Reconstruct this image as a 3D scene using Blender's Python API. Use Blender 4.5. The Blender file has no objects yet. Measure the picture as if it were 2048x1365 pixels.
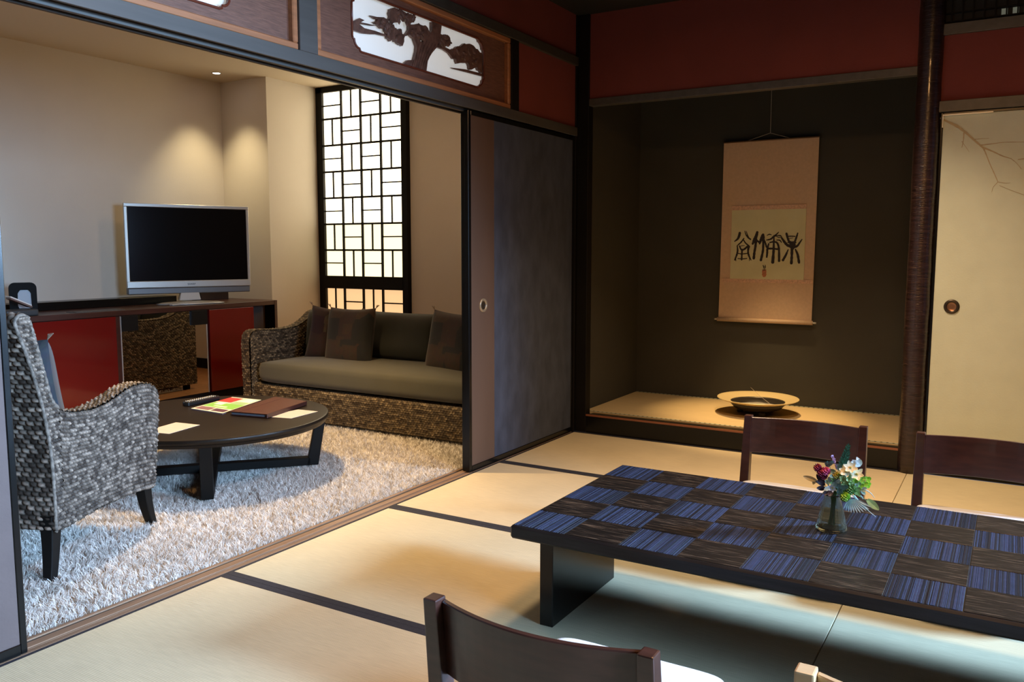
import bpy, bmesh, math, random
import numpy as np
from mathutils import Vector, Matrix
PI = math.pi
random.seed(7); rng = np.random.default_rng(7)
sc = bpy.context.scene
COL = sc.collection

# ------------------------------------------------------------------ camera
cam_d = bpy.data.cameras.new('camera'); cam = bpy.data.objects.new('camera', cam_d); COL.objects.link(cam)
cam_d.sensor_width = 36.0; cam_d.lens = 29.596; cam_d.clip_start = 0.02
yaw, pit, rol = -.537073, .107456, .00076
f = Vector((math.sin(yaw)*math.cos(pit), math.cos(yaw)*math.cos(pit), -math.sin(pit)))
rt = Vector((math.cos(yaw), -math.sin(yaw), 0)); up = rt.cross(f)
rt2 = rt*math.cos(rol)+up*math.sin(rol); up2 = -rt*math.sin(rol)+up*math.cos(rol)
M = Matrix((rt2, up2, -f)).transposed().to_4x4(); M.translation = (2.335, 0, 1.14)
cam.matrix_world = M
sc.camera = cam
cam_d.dof.use_dof = False

# ------------------------------------------------------------------ world, exposure, lights
W = bpy.data.worlds.new('world'); sc.world = W; W.use_nodes = True
W.node_tree.nodes['Background'].inputs[0].default_value = (.45, .62, 1, 1)
W.node_tree.nodes['Background'].inputs[1].default_value = .25
vs = sc.view_settings; vs.view_transform = 'Standard'; vs.look = 'None'; vs.gamma = 1; vs.use_curve_mapping = False
vs.exposure = 0.0
sc.cycles.max_bounces = 8; sc.cycles.diffuse_bounces = 5; sc.cycles.glossy_bounces = 5; sc.cycles.transmission_bounces = 8
sc.cycles.sample_clamp_indirect = 6; sc.cycles.caustics_refractive = False; sc.cycles.caustics_reflective = False

def light(name, kind, loc, energy, color, target=None, **kw):
    d = bpy.data.lights.new(name, kind); d.energy = energy; d.color = color
    for k, v in kw.items(): setattr(d, k, v)
    o = bpy.data.objects.new(name, d); COL.objects.link(o); o.location = loc
    if target is not None:
        o.rotation_euler = (Vector(target)-Vector(loc)).to_track_quat('-Z', 'Y').to_euler()
    return o
DAY = (.40, .65, 1.0); WARM = (1.0, .62, .30)
def window_light(name, y, z, w, h, energy, yaw_deg, tilt_deg, spread):
    # daylight entering through a window in the right-hand wall; spread and aim are narrowed to keep it off the far walls
    a, t = math.radians(yaw_deg), math.radians(tilt_deg)
    d = Vector((-math.cos(a)*math.cos(t), -math.sin(a)*math.cos(t), -math.sin(t)))
    return light(name, 'AREA', (4.30, y, z), energy, DAY, Vector((4.30, y, z))+d, shape='RECTANGLE', size=w, size_y=h, spread=math.radians(spread))
window_light('daylight_window', 3.86, 1.68, .45, .45, 62, 30, 20, 64)
window_light('daylight_window_2', 1.25, 1.5, 1.2, 1.0, 72, 4, 10, 70)
light('room_lamp', 'AREA', (2.1, 2.2, 2.42), 42, (1.0, .50, .18), (2.1, 2.2, 0), shape='DISK', size=.5)
light('room_fill', 'AREA', (1.6, 3.7, 2.52), 24, (1.0, .73, .47), (1.6, 3.7, 0), shape='DISK', size=.25, spread=math.radians(105))  # unseen warm fill, added to brighten the far tatami
light('alcove_spot', 'SPOT', (1.02, 5.10, 2.44), 260, (1, .66, .30), (.98, 5.24, .12), spot_size=math.radians(36), spot_blend=.9, shadow_soft_size=.03)
light('lounge_spot', 'SPOT', (-3.165, 4.675, 2.50), 55, (1, .82, .48), (-3.165, 4.675, 0), spot_size=math.radians(84), spot_blend=1.0, shadow_soft_size=.03)
light('lounge_fill', 'AREA', (-1.3, 4.2, 2.52), 8, (1, .66, .36), (-1.3, 4.2, 0), shape='DISK', size=.25)  # unseen ceiling fill, added to lift the warm light in the lounge
light('lounge_spot_2', 'SPOT', (-1.20, 2.90, 2.50), 470, (1, .68, .34), (-1.20, 2.90, 0), spot_size=math.radians(82), spot_blend=.8, shadow_soft_size=.04)

# ------------------------------------------------------------------ materials
def mat(name, color, rough=.6, metal=0, spec=.5, noise=None, bump=None, emit=None, trans=0, coat=0, attr=None, stretch=None, sheen=0, ior=1.5):
    """noise=(scale, amount) mixes darker/lighter; bump=(scale, strength); attr=(name, color2) mixes by attribute"""
    m = bpy.data.materials.new(name); m.use_nodes = True
    nt = m.node_tree; b = nt.nodes['Principled BSDF']
    b.inputs['Base Color'].default_value = (*color, 1); b.inputs['Roughness'].default_value = rough
    b.inputs['Metallic'].default_value = metal; b.inputs['Specular IOR Level'].default_value = spec
    b.inputs['Transmission Weight'].default_value = trans; b.inputs['Coat Weight'].default_value = coat
    b.inputs['Coat Roughness'].default_value = .08; b.inputs['IOR'].default_value = ior
    b.inputs['Sheen Weight'].default_value = sheen
    tc = nt.nodes.new('ShaderNodeTexCoord'); mp = nt.nodes.new('ShaderNodeMapping')
    nt.links.new(tc.outputs['Object'], mp.inputs[0])
    if stretch: mp.inputs['Scale'].default_value = stretch
    src = None
    if attr:
        a = nt.nodes.new('ShaderNodeAttribute'); a.attribute_name = attr[0]
        mx = nt.nodes.new('ShaderNodeMix'); mx.data_type = 'RGBA'
        nt.links.new(a.outputs['Fac'], mx.inputs[0])
        mx.inputs[6].default_value = (*color, 1); mx.inputs[7].default_value = (*attr[1], 1)
        src = mx.outputs[2]
    if noise:
        n = nt.nodes.new('ShaderNodeTexNoise'); n.inputs['Scale'].default_value = noise[0]; n.inputs['Detail'].default_value = 4
        nt.links.new(mp.outputs[0], n.inputs['Vector'])
        r = nt.nodes.new('ShaderNodeMapRange'); r.inputs[1].default_value = .3; r.inputs[2].default_value = .7
        r.inputs[3].default_value = 1-noise[1]; r.inputs[4].default_value = 1+noise[1]
        nt.links.new(n.outputs['Fac'], r.inputs[0])
        mu = nt.nodes.new('ShaderNodeVectorMath'); mu.operation = 'SCALE'
        if src: nt.links.new(src, mu.inputs[0])
        else: mu.inputs[0].default_value = color
        nt.links.new(r.outputs[0], mu.inputs['Scale']); src = mu.outputs[0]
    if src: nt.links.new(src, b.inputs['Base Color'])
    if bump:
        n2 = nt.nodes.new('ShaderNodeTexNoise'); n2.inputs['Scale'].default_value = bump[0]; n2.inputs['Detail'].default_value = 3
        nt.links.new(mp.outputs[0], n2.inputs['Vector'])
        bp = nt.nodes.new('ShaderNodeBump'); bp.inputs['Strength'].default_value = bump[1]; bp.inputs['Distance'].default_value = .002
        nt.links.new(n2.outputs['Fac'], bp.inputs['Height']); nt.links.new(bp.outputs[0], b.inputs['Normal'])
    if emit:
        b.inputs['Emission Color'].default_value = (*emit[0], 1); b.inputs['Emission Strength'].default_value = emit[1]
    return m

def weave_mat(name, color, scale, amt, rough=.75, bump=.5, direction='X'):
    """cloth / rush matting with fine parallel ribs"""
    m = mat(name, color, rough, noise=(3.0, .06), spec=.3)
    nt = m.node_tree; b = nt.nodes['Principled BSDF']
    tc = nt.nodes.new('ShaderNodeTexCoord')
    mp = nt.nodes.new('ShaderNodeMapping'); nt.links.new(tc.outputs['Object'], mp.inputs[0])
    mp.inputs['Scale'].default_value = (14, 260, 14) if direction == 'X' else (260, 14, 14)
    n = nt.nodes.new('ShaderNodeTexNoise'); n.inputs['Scale'].default_value = scale; nt.links.new(mp.outputs[0], n.inputs['Vector'])
    w = nt.nodes.new('ShaderNodeTexWave'); w.bands_direction = 'Y' if direction == 'X' else 'X'
    w.inputs['Scale'].default_value = 55; w.inputs['Distortion'].default_value = .6
    nt.links.new(tc.outputs['Object'], w.inputs['Vector'])
    ad = nt.nodes.new('ShaderNodeMath'); ad.operation = 'ADD'
    nt.links.new(n.outputs['Fac'], ad.inputs[0]); nt.links.new(w.outputs['Fac'], ad.inputs[1])
    bp = nt.nodes.new('ShaderNodeBump'); bp.inputs['Strength'].default_value = bump; bp.inputs['Distance'].default_value = .001
    nt.links.new(ad.outputs[0], bp.inputs['Height']); nt.links.new(bp.outputs[0], b.inputs['Normal'])
    old = b.inputs['Base Color'].links[0].from_socket
    r = nt.nodes.new('ShaderNodeMapRange'); r.inputs[1].default_value = .3; r.inputs[2].default_value = .7
    r.inputs[3].default_value = 1-amt; r.inputs[4].default_value = 1+amt
    nt.links.new(n.outputs['Fac'], r.inputs[0])
    mu = nt.nodes.new('ShaderNodeVectorMath'); mu.operation = 'SCALE'
    nt.links.new(old, mu.inputs[0]); nt.links.new(r.outputs[0], mu.inputs['Scale']); nt.links.new(mu.outputs[0], b.inputs['Base Color'])
    return m

black_lacquer = mat('black_lacquer', (.004, .004, .004), .25, spec=.35)
black_wood = mat('black_wood', (.007, .006, .005), .55, spec=.18, noise=(6, .2), stretch=(1, .1, 1))
beam_wood = mat('beam_wood', (.075, .07, .063), .45, noise=(5, .15), stretch=(6, .4, 6))
dark_beam = mat('dark_beam', (.045, .042, .035), .5, noise=(5, .15), stretch=(.4, 6, 6))
orange_wood = mat('orange_wood', (.38, .155, .065), .42, noise=(8, .18), stretch=(8, .5, 8))
ranma_wood = mat('ranma_wood', (.17, .078, .05), .5, noise=(30, .28), stretch=(8, .6, 8), bump=(60, .3))
carve_wood = mat('carve_wood', (.13, .065, .045), .5, noise=(40, .4), bump=(60, .8))
molding_wood = mat('molding_wood', (.13, .03, .015), .3)
red_plaster = mat('red_plaster', (.19, .037, .028), .85, noise=(4, .08), bump=(120, .3))
dark_plaster = mat('dark_plaster', (.052, .050, .040), .85, noise=(3, .08), bump=(150, .3))
cream_wall = mat('cream_wall', (.70, .63, .54), .85, noise=(3, .02), bump=(160, .25))
lounge_ceiling_m = mat('lounge_ceiling_paint', (.62, .52, .38), .85)
ceil_dark = mat('dark_ceiling_boards', (.012, .013, .010), .6)
tatami_m = weave_mat('tatami_rush', (.62, .52, .335), 1.0, .07)
tatami_m2 = weave_mat('tatami_rush_green', (.60, .53, .35), 1.0, .07)
alcove_mat_m = weave_mat('alcove_rush', (.60, .46, .25), 1.0, .06)
border_m = mat('indigo_border_cloth', (.020, .020, .028), .8, noise=(80, .2), bump=(300, .4))
sill_m = mat('sill_wood', (.24, .15, .095), .35, noise=(7, .25), stretch=(12, .5, 12))
groove_m = mat('groove_wood', (.03, .022, .016), .5)
door_gray = mat('blue_gray_door_paper', (.052, .064, .098), .8, noise=(14, .25), bump=(60, .4), stretch=(1, 1, .5))
door_brown = mat('brown_door_band', (.115, .068, .045), .55, noise=(12, .05), stretch=(1, 1, .2))
door_mauve = mat('mauve_door_paper', (.095, .066, .060), .7, noise=(12, .06), bump=(100, .3))
fusuma_m = mat('cream_fusuma_paper', (.60, .64, .52), .75, noise=(9, .035), bump=(120, .3))
branch_m = mat('painted_branch_gold', (.42, .34, .20), .5, noise=(30, .15))
brass_m = mat('aged_brass', (.42, .33, .22), .35, metal=.5)
dark_bronze = mat('dark_bronze', (.06, .045, .03), .35, metal=.6)
copper_pull = mat('copper_pull_cup', (.30, .15, .08), .35, metal=.7)
bark_m = mat('polished_cherry_bark', (.026, .013, .012), .30, coat=.2, noise=(9, .6), bump=(22, 1.0), stretch=(1, 1, 9))
bark_line = mat('bark_ridge', (.12, .07, .05), .35)
chair_wood = mat('mahogany_chair_wood', (.042, .016, .011), .30, noise=(6, .3), stretch=(1.2, 10, 10), coat=.15)
cushion_white = mat('white_cushion_cloth', (.50, .52, .56), .85, noise=(12, .03), bump=(250, .3), sheen=.2)
table_black = mat('worn_black_table_wood', (.010, .009, .009), .42, spec=.3, noise=(14, .5), stretch=(.6, 14, 14))
def worn_tile():
    m = mat('worn_dark_tile_wood', (.03, .022, .018), .36, spec=.22)
    nt = m.node_tree; b = nt.nodes['Principled BSDF']
    g = nt.nodes.new('ShaderNodeNewGeometry')
    mp = nt.nodes.new('ShaderNodeMapping'); nt.links.new(g.outputs['Position'], mp.inputs[0]); mp.inputs['Scale'].default_value = (9, 190, 1)
    n = nt.nodes.new('ShaderNodeTexNoise'); n.inputs['Scale'].default_value = 2.2; n.inputs['Detail'].default_value = 8; n.inputs['Roughness'].default_value = .65
    nt.links.new(mp.outputs[0], n.inputs['Vector'])
    n2 = nt.nodes.new('ShaderNodeTexNoise'); n2.inputs['Scale'].default_value = 1.3; nt.links.new(mp.outputs[0], n2.inputs['Vector'])
    mu = nt.nodes.new('ShaderNodeMath'); mu.operation = 'MULTIPLY'; nt.links.new(n.outputs['Fac'], mu.inputs[0]); nt.links.new(n2.outputs['Fac'], mu.inputs[1])
    cr = nt.nodes.new('ShaderNodeValToRGB'); e = cr.color_ramp.elements
    e[0].position = .20; e[0].color = (.005, .004, .0035, 1); e[1].position = .42; e[1].color = (.11, .075, .048, 1)
    k = cr.color_ramp.elements.new(.29); k.color = (.011, .008, .0065, 1)
    nt.links.new(mu.outputs[0], cr.inputs[0]); nt.links.new(cr.outputs[0], b.inputs['Base Color'])
    bp = nt.nodes.new('ShaderNodeBump'); bp.inputs['Strength'].default_value = .35; bp.inputs['Distance'].default_value = .001
    nt.links.new(n.outputs['Fac'], bp.inputs['Height']); nt.links.new(bp.outputs[0], b.inputs['Normal'])
    return m
tile_dark = worn_tile()
tile_blue = mat('indigo_ribbed_tile', (.003, .004, .009), .42, spec=.28, attr=('tone', (.015, .023, .055)), noise=(60, .25))
coffee_wood = mat('espresso_wood', (.012, .008, .0055), .34, noise=(5, .15), spec=.3)
desk_wood = mat('mahogany_desk', (.06, .022, .015), .32, noise=(6, .2), stretch=(8, .8, 8))
red_gloss = mat('gloss_red_lacquer', (.16, .008, .006), .12, coat=.6)
mirror_m = mat('mirror_glass', (.82, .80, .76), .015, metal=1)
silver_m = mat('silver_plastic', (.55, .54, .50), .32, metal=.35)
dark_silver = mat('speaker_gray', (.16, .16, .16), .4, metal=.4)
screen_m = mat('black_screen', (.004, .004, .004), .12, spec=.3)
black_plastic = mat('black_plastic', (.012, .012, .013), .35)
white_plastic = mat('white_plastic', (.55, .54, .50), .4)
paper_m = mat('paper', (.72, .69, .64), .8)
pale_card = mat('pale_card', (.46, .42, .40), .7, noise=(30, .05))
rug_base_m = mat('rug_backing', (.30, .27, .23), .95)
rug_m = mat('shaggy_rug_pile', (.46, .42, .37), .9, attr=('tone', (.90, .86, .81)), spec=.15)
wicker_m = mat('woven_water_hyacinth', (.038, .026, .016), .6, attr=('tone', (.46, .35, .21)), noise=(160, .25), bump=(420, .5), spec=.3)
wicker_gray = mat('woven_gray_hyacinth', (.028, .020, .015), .6, attr=('tone', (.46, .37, .29)), noise=(160, .25), bump=(420, .5), spec=.3)
olive_cloth = mat('olive_seat_cloth', (.070, .066, .045), .85, noise=(7, .05), bump=(300, .4), sheen=.2)
dark_olive_cloth = mat('dark_olive_velvet', (.026, .026, .016), .8, noise=(6, .15), sheen=.15, bump=(200, .3))
wood_floor_m = mat('warm_wood_floor', (.42, .19, .075), .35, noise=(5, .15), stretch=(10, .7, 1))
gold_rim = mat('gold_bowl_rim', (.74, .60, .32), .4, metal=.25)
pewter_m = mat('silvered_bowl_inside', (.50, .48, .41), .32, metal=.45, noise=(14, .3))
bowl_dark = mat('dark_bowl_underside', (.02, .016, .012), .4)
scroll_silk = mat('peach_scroll_silk', (.64, .47, .33), .8, noise=(60, .05), bump=(300, .3))
scroll_band = mat('brocade_band', (.68, .46, .34), .7, noise=(90, .2))
scroll_paper = mat('aged_scroll_paper', (.66, .66, .44), .85, noise=(8, .05))
ink_m = mat('black_ink', (.020, .016, .018), .7, noise=(50, .5))
seal_m = mat('red_seal_ink', (.50, .20, .11), .8, noise=(200, .3))
cord_m = mat('pale_cord', (.45, .40, .33), .8)
glass_m = mat('green_tinted_glass', (.95, 1.0, .78), .05, trans=.985, ior=1.17, spec=.8)
water_m = mat('vase_water', (.9, .95, .85), .0, trans=1, ior=1.33)
shoji_hi = mat('glow_paper_upper', (.8, .75, .6), .9, emit=((1.0, .86, .60), 3.8))  # window daylight painted as pane emission, warmer and dimmer towards the bottom rows
shoji_mid = mat('glow_paper_middle', (.8, .75, .6), .9, emit=((1.0, .84, .50), 1.7))
shoji_lo = mat('glow_paper_lower', (.8, .7, .5), .9, emit=((1.0, .62, .30), .95))
ranma_paper = mat('white_ranma_paper_glow', (.78, .80, .78), .9, emit=((.86, .88, .84), .38))  # emission added so the paper looks brighter than the room light makes it
dim_paper = mat('dim_transom_paper', (.30, .33, .27), .9, emit=((.6, .65, .5), .12))  # faint glow painted into the small squares by emission
lamp_m = mat('downlight_lamp', (1, 1, 1), .5, emit=((1, .93, 1), 14))

# ------------------------------------------------------------------ mesh helpers
def np_mesh(name, V, faces_list, tone=None, smooth=False):
    """V (n,3) array, faces_list = list of int arrays (k, nverts)"""
    me = bpy.data.meshes.new(name); V = np.asarray(V, dtype=np.float32)
    me.vertices.add(len(V)); me.vertices.foreach_set('co', V.ravel())
    idx = np.concatenate([np.asarray(F, dtype=np.int32).ravel() for F in faces_list])
    tot = np.concatenate([np.full(len(F), F.shape[1], dtype=np.int32) for F in faces_list])
    start = np.concatenate([[0], np.cumsum(tot)[:-1]]).astype(np.int32)
    me.loops.add(len(idx)); me.loops.foreach_set('vertex_index', idx)
    me.polygons.add(len(tot)); me.polygons.foreach_set('loop_start', start); me.polygons.foreach_set('loop_total', tot)
    me.polygons.foreach_set('use_smooth', np.full(len(tot), smooth, dtype=bool))
    me.update(calc_edges=True); me.validate()
    if tone is not None:
        a = me.attributes.new('tone', 'FLOAT', 'POINT'); a.data.foreach_set('value', np.asarray(tone, dtype=np.float32))
    return me

def link(name, me, material=None, parent=None, loc=None, rot=None, **props):
    o = bpy.data.objects.new(name, me); COL.objects.link(o)
    if material is not None and me is not None and len(me.materials) == 0:
        for mm in (material if isinstance(material, (list, tuple)) else [material]): me.materials.append(mm)
    if parent is not None: o.parent = parent
    if loc is not None: o.location = loc
    if rot is not None: o.rotation_euler = rot
    for k, v in props.items(): o[k] = v
    return o

def thing(name, label, category, loc=(0, 0, 0), rz=0, group=None):
    o = bpy.data.objects.new(name, None); o.empty_display_size = .1; COL.objects.link(o)
    o.location = loc; o.rotation_euler = (0, 0, rz); o['label'] = label; o['category'] = category
    if group: o['group'] = group
    return o
def tag(o, label, category, group=None):
    o['label'] = label; o['category'] = category
    if group: o['group'] = group
    return o

rope_m = mat('edge_braid', (.16, .135, .11), .7, noise=(70, .6))
class MB:
    """collects shapes in one bmesh; build() links it"""
    def __init__(s, off=(0, 0, 0)):
        s.bm = bmesh.new(); s.off = Vector(off)
    def box(s, x0, x1, y0, y1, z0, z1, mi=0):
        v = [s.bm.verts.new(Vector((x, y, z))-s.off) for x in (x0, x1) for y in (y0, y1) for z in (z0, z1)]
        for q in ((0, 1, 3, 2), (4, 6, 7, 5), (0, 4, 5, 1), (2, 3, 7, 6), (0, 2, 6, 4), (1, 5, 7, 3)):
            fc = s.bm.faces.new([v[i] for i in q]); fc.material_index = mi
        return s
    def obox(s, c, sx, sy, sz, R=None):
        R = R or Matrix.Identity(3)
        c = Vector(c)
        v = [s.bm.verts.new(c+R @ Vector((x*sx/2, y*sy/2, z*sz/2))-s.off) for x in (-1, 1) for y in (-1, 1) for z in (-1, 1)]
        for q in ((0, 1, 3, 2), (4, 6, 7, 5), (0, 4, 5, 1), (2, 3, 7, 6), (0, 2, 6, 4), (1, 5, 7, 3)):
            s.bm.faces.new([v[i] for i in q])
        return s
    def loft(s, rings, closed=True, caps=True):
        R = [[s.bm.verts.new(Vector(p)-s.off) for p in r] for r in rings]
        n = len(R[0])
        for a, b in zip(R, R[1:]):
            for i in range(n if closed else n-1):
                j = (i+1) % n; s.bm.faces.new((a[i], a[j], b[j], b[i]))
        if caps and closed:
            s.bm.faces.new(R[0][::-1]); s.bm.faces.new(R[-1])
        return s
    def tube(s, pts, r, n=8, caps=True):
        pts = [Vector(p) for p in pts]; rs = r if isinstance(r, (list, tuple)) else [r]*len(pts)
        rings = []; prev = None
        for i, p in enumerate(pts):
            d = (pts[min(i+1, len(pts)-1)]-pts[max(i-1, 0)]).normalized()
            if prev is None: u = d.orthogonal().normalized()
            else: u = (prev-d*prev.dot(d)).normalized()
            prev = u; w = d.cross(u)
            rings.append([p+(u*math.cos(2*PI*k/n)+w*math.sin(2*PI*k/n))*rs[i] for k in range(n)])
        return s.loft(rings, caps=caps)
    def lathe(s, prof, c, n=40, caps=True, mod=None):
        rings = [[(c[0]+r*(1 if mod is None else mod(k/n, z))*math.cos(2*PI*k/n), c[1]+r*(1 if mod is None else mod(k/n, z))*math.sin(2*PI*k/n), c[2]+z) for k in range(n)] for r, z in prof]
        return s.loft(rings, caps=caps)
    def prism(s, poly, axis, a, b):
        """poly 2D points extruded along axis from a to b"""
        def P(p, t):
            return (t, p[0], p[1]) if axis == 0 else (p[0], t, p[1]) if axis == 1 else (p[0], p[1], t)
        A = [s.bm.verts.new(Vector(P(p, a))-s.off) for p in poly]; B = [s.bm.verts.new(Vector(P(p, b))-s.off) for p in poly]
        n = len(poly)
        s.bm.faces.new(A[::-1]); s.bm.faces.new(B)
        for i in range(n): s.bm.faces.new((A[i], A[(i+1) % n], B[(i+1) % n], B[i]))
        return s
    def mesh(s, name, bevel=0, smooth=False, seg=1):
        if bevel:
            bmesh.ops.bevel(s.bm, geom=[e for e in s.bm.edges], offset=bevel, segments=seg, affect='EDGES', profile=.6, clamp_overlap=True)
        bmesh.ops.recalc_face_normals(s.bm, faces=s.bm.faces)
        me = bpy.data.meshes.new(name); s.bm.to_mesh(me); s.bm.free()
        if smooth:
            for p in me.polygons: p.use_smooth = True
        return me
    def build(s, name, material, parent=None, bevel=0, smooth=False, seg=1, **props):
        return link(name, s.mesh(name, bevel, smooth, seg), material, parent, **props)

def struct(name, x0, x1, y0, y1, z0, z1, m, parent=None, bevel=0):
    o = MB().box(x0, x1, y0, y1, z0, z1).build(name, m, parent, bevel)
    if parent is None: o['kind'] = 'structure'
    return o
def box(name, x0, x1, y0, y1, z0, z1, m, parent, bevel=.0015):
    """world coordinates, stored relative to the (unrotated) parent"""
    off = Vector((0, 0, 0)); p = parent
    while p is not None: off += Vector(p.location); p = p.parent
    return MB(off).box(x0, x1, y0, y1, z0, z1).build(name, m, parent, bevel)
def dup_tree(root, loc, label, rz=None):
    def cp(o, par):
        c = o.copy(); COL.objects.link(c); c.parent = par
        for ch in o.children: cp(ch, c)
        return c
    r = cp(root, None); r.location = loc; r['label'] = label
    if rz is not None: r.rotation_euler = (0, 0, rz)
    return r

# ================================================================== SETTING
# floor > tatami_mat > mat_border
floor = struct('floor', 0, 4.4, -1.6, 4.71, -.12, -.05, groove_m)
def tatami(x0, x1, y0, y1, m, borders=True):
    g = .0012
    o = MB((x0, y0, 0)).box(x0+g, x1-g, y0+g, y1-g, -.05, 0).build('tatami_mat', m, floor, .0015, loc=(x0, y0, 0))
    if borders:
        for a, b in ((y0, y0+.029), (y1-.029, y1)):
            MB((x0, y0, 0)).box(x0+g, x1-g, a+g*.5, b-g*.5, -.002, .0012).build('mat_border', border_m, o)
    return o
ys = [-1.60, -.80, .11, 1.035, 1.952, 2.873, 3.811, 4.71]
for i in range(7):
    tatami(0, 1.915, ys[i], ys[i+1], tatami_m if i != 4 else tatami_m2)
    if i < 6: tatami(1.915, 3.83, ys[i], ys[i+1], tatami_m2)
o = MB().box(1.916, 3.83, 3.812, 4.708, -.05, 0).build('tatami_mat', tatami_m2, floor, .0015)
struct('floor_boards_edge', 3.83, 4.4, -1.6, 4.71, -.05, 0, black_wood)
# step up to alcove (kamachi), trims
struct('trim_1', .07, 1.90, 4.712, 4.83, 0, .108, black_lacquer)
struct('trim_2', .07, 1.87, 4.708, 4.722, .106, .116, mat('red_brown_edge', (.25, .09, .045), .35))
# alcove shell
struct('wall_alcove_back', -.12, 2.02, 5.70, 5.80, 0, 2.6, dark_plaster)
struct('wall_alcove_left', -.10, 0.0, 4.76, 5.70, 0, 2.6, dark_plaster)
struct('wall_alcove_right', 1.90, 1.99, 4.76, 5.70, 0, 2.6, dark_plaster)
struct('ceiling_alcove', 0, 1.90, 4.75, 5.70, 2.50, 2.56, ceil_dark)
alc = struct('floor_alcove', 0, 1.90, 4.83, 5.70, 0, .105, black_wood)
gz = MB().box(.005, 1.895, 4.822, 5.695, .10, .1145).build('alcove_mat', alcove_mat_m, alc)
def brocade(y0, y1):
    # small scalloped white/green figures along the mat edge
    m = MB(); n = 62; L = 1.885/n
    m2 = MB()
    for i in range(n):
        x = .008+i*L
        y_in = y1-.004 if y0 < 5 else y0+.004
        poly = [(x, y0+.002), (x+L*.62, y0+.002), (x+L*.8, (y0+y1)/2), (x+L*.62, y1-.002), (x, y1-.002), (x+L*.18, (y0+y1)/2)]
        m.prism(poly, 2, .1148, .1156)
    m.build('brocade_figures', mat('brocade_figure', (.42, .43, .33), .8), alc, kind='stuff')
    MB().box(.005, 1.895, y0, y1, .1144, .1150).build('brocade_band', mat('brocade_green', (.12, .125, .07), .8), alc)
brocade(4.824, 4.846); brocade(5.668, 5.692)
# corner post and lintel of the alcove
struct('trim_3', -.006, .068, 4.71, 4.775, 0, 2.545, black_wood, bevel=.003)
struct('trim_4', .068, 1.872, 4.715, 4.775, 2.008, 2.050, beam_wood, bevel=.002)
struct('wall_alcove_front', .068, 1.90, 4.725, 4.765, 2.050, 2.60, red_plaster)
# right side: fusuma bay
struct('trim_5', 1.965, 4.4, 4.70, 4.78, 1.815, 1.868, beam_wood, bevel=.002)
struct('wall_right_bay', 1.965, 4.4, 4.722, 4.78, 1.868, 2.182, red_plaster)
struct('trim_6', 1.955, 4.4, 4.702, 4.78, 2.182, 2.234, beam_wood, bevel=.002)
struct('wall_behind_door', 1.99, 4.4, 4.80, 4.86, 0, 2.6, dark_plaster)
struct('trim_7', 1.975, 4.4, 4.712, 4.80, 0, .008, black_lacquer)
# dark lattice transom over the cream door
tr = thing('lattice_transom', 'dark lattice transom with small pale square openings over the cream door', 'transom', (1.96, 4.72, 2.234))
box('backing_board', 1.965, 4.38, 4.745, 4.765, 2.234, 2.545, ceil_dark, tr)
for i in range(24):
    x = 2.205+i*.046
    box('square_pane', x+.007, x+.032, 4.738, 4.7455, 2.252, 2.280, dim_paper, tr, 0)
for i in range(48):
    x = 2.00+i*.046
    box('slat', x, x+.006, 4.726, 4.744, 2.236, 2.543, black_wood, tr, 0)
for z in (2.243, 2.284, 2.40): box('crossbar', 1.97, 4.38, 4.724, 4.732, z, z+.006, black_wood, tr, 0)
# ceiling, other walls
struct('ceiling', -.06, 4.4, -1.6, 4.78, 2.545, 2.62, ceil_dark)
wr = struct('wall_right', 4.4, 4.5, -1.6, 4.86, 0, .5, red_plaster)
struct('wall_right_top', 4.4, 4.5, -1.6, 4.86, 2.25, 2.6, red_plaster)
for a, b in ((-1.6, .6), (2.0, 3.0), (4.4, 4.86)): struct('wall_right_pier', 4.4, 4.5, a, b, .5, 2.25, red_plaster)
for k, (a, b) in enumerate(((.6, 2.0), (3.0, 4.4))):
    w = MB().box(4.41, 4.46, a, b, .5, .55).box(4.41, 4.46, a, b, 2.2, 2.25).box(4.41, 4.46, a, a+.05, .55, 2.2).box(4.41, 4.46, b-.05, b, .55, 2.2).build('window_%d' % (k+2), black_wood); w['kind'] = 'structure'
    gl = MB().box(4.43, 4.436, a+.05, b-.05, .55, 2.2).build('pane', mat('clear_pane_%d' % k, (1, 1, 1), .02, trans=1, ior=1.1), w)
struct('wall_back', -.1, 4.5, -1.7, -1.6, 0, 2.6, red_plaster)

# ---- partition wall x = 0 : sill, lintel, posts, red plaster
sill = struct('trim_8', -.115, -.002, .2, 4.71, -.06, -.006, groove_m)
for a, b, z in ((-.115, -.100, -.002), (-.084, -.052, -.002), (-.046, -.042, -.003), (-.036, -.018, -.002)):
    MB().box(a, b, .2, 4.705, -.007, z).build('sill_strip', sill_m, sill, .0008)
MB().box(-.014, -.002, .2, 4.705, -.007, -.0015).build('sill_strip', border_m, sill)
lin = struct('trim_9', -.012, 0.0, -1.6, 4.70, 1.832, 1.882, beam_wood, bevel=.001)
MB().box(-.115, -.012, -1.6, 4.70, 1.842, 1.882).build('lintel_core', groove_m, lin)
for a, b in ((-.115, -.100), (-.068, -.050)):
    MB().box(a, b, -1.6, 4.70, 1.825, 1.842).build('track_rib', groove_m if a < -.11 else beam_wood, lin, .001)
struct('trim_10', -.06, .004, -1.6, 4.70, 2.247, 2.298, dark_beam, bevel=.002)
struct('wall_left', -.06, -.012, -1.6, 4.72, 2.298, 2.56, red_plaster)
struct('trim_11', -.09, 0.0, 2.378, 2.473, 1.882, 2.247, beam_wood, bevel=.002)
struct('trim_12', -.09, 0.0, 3.918, 3.995, 1.882, 2.247, black_wood, bevel=.002)
struct('wall_left_panel', -.05, -.014, 3.995, 4.70, 1.882, 2.247, red_plaster)
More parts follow.
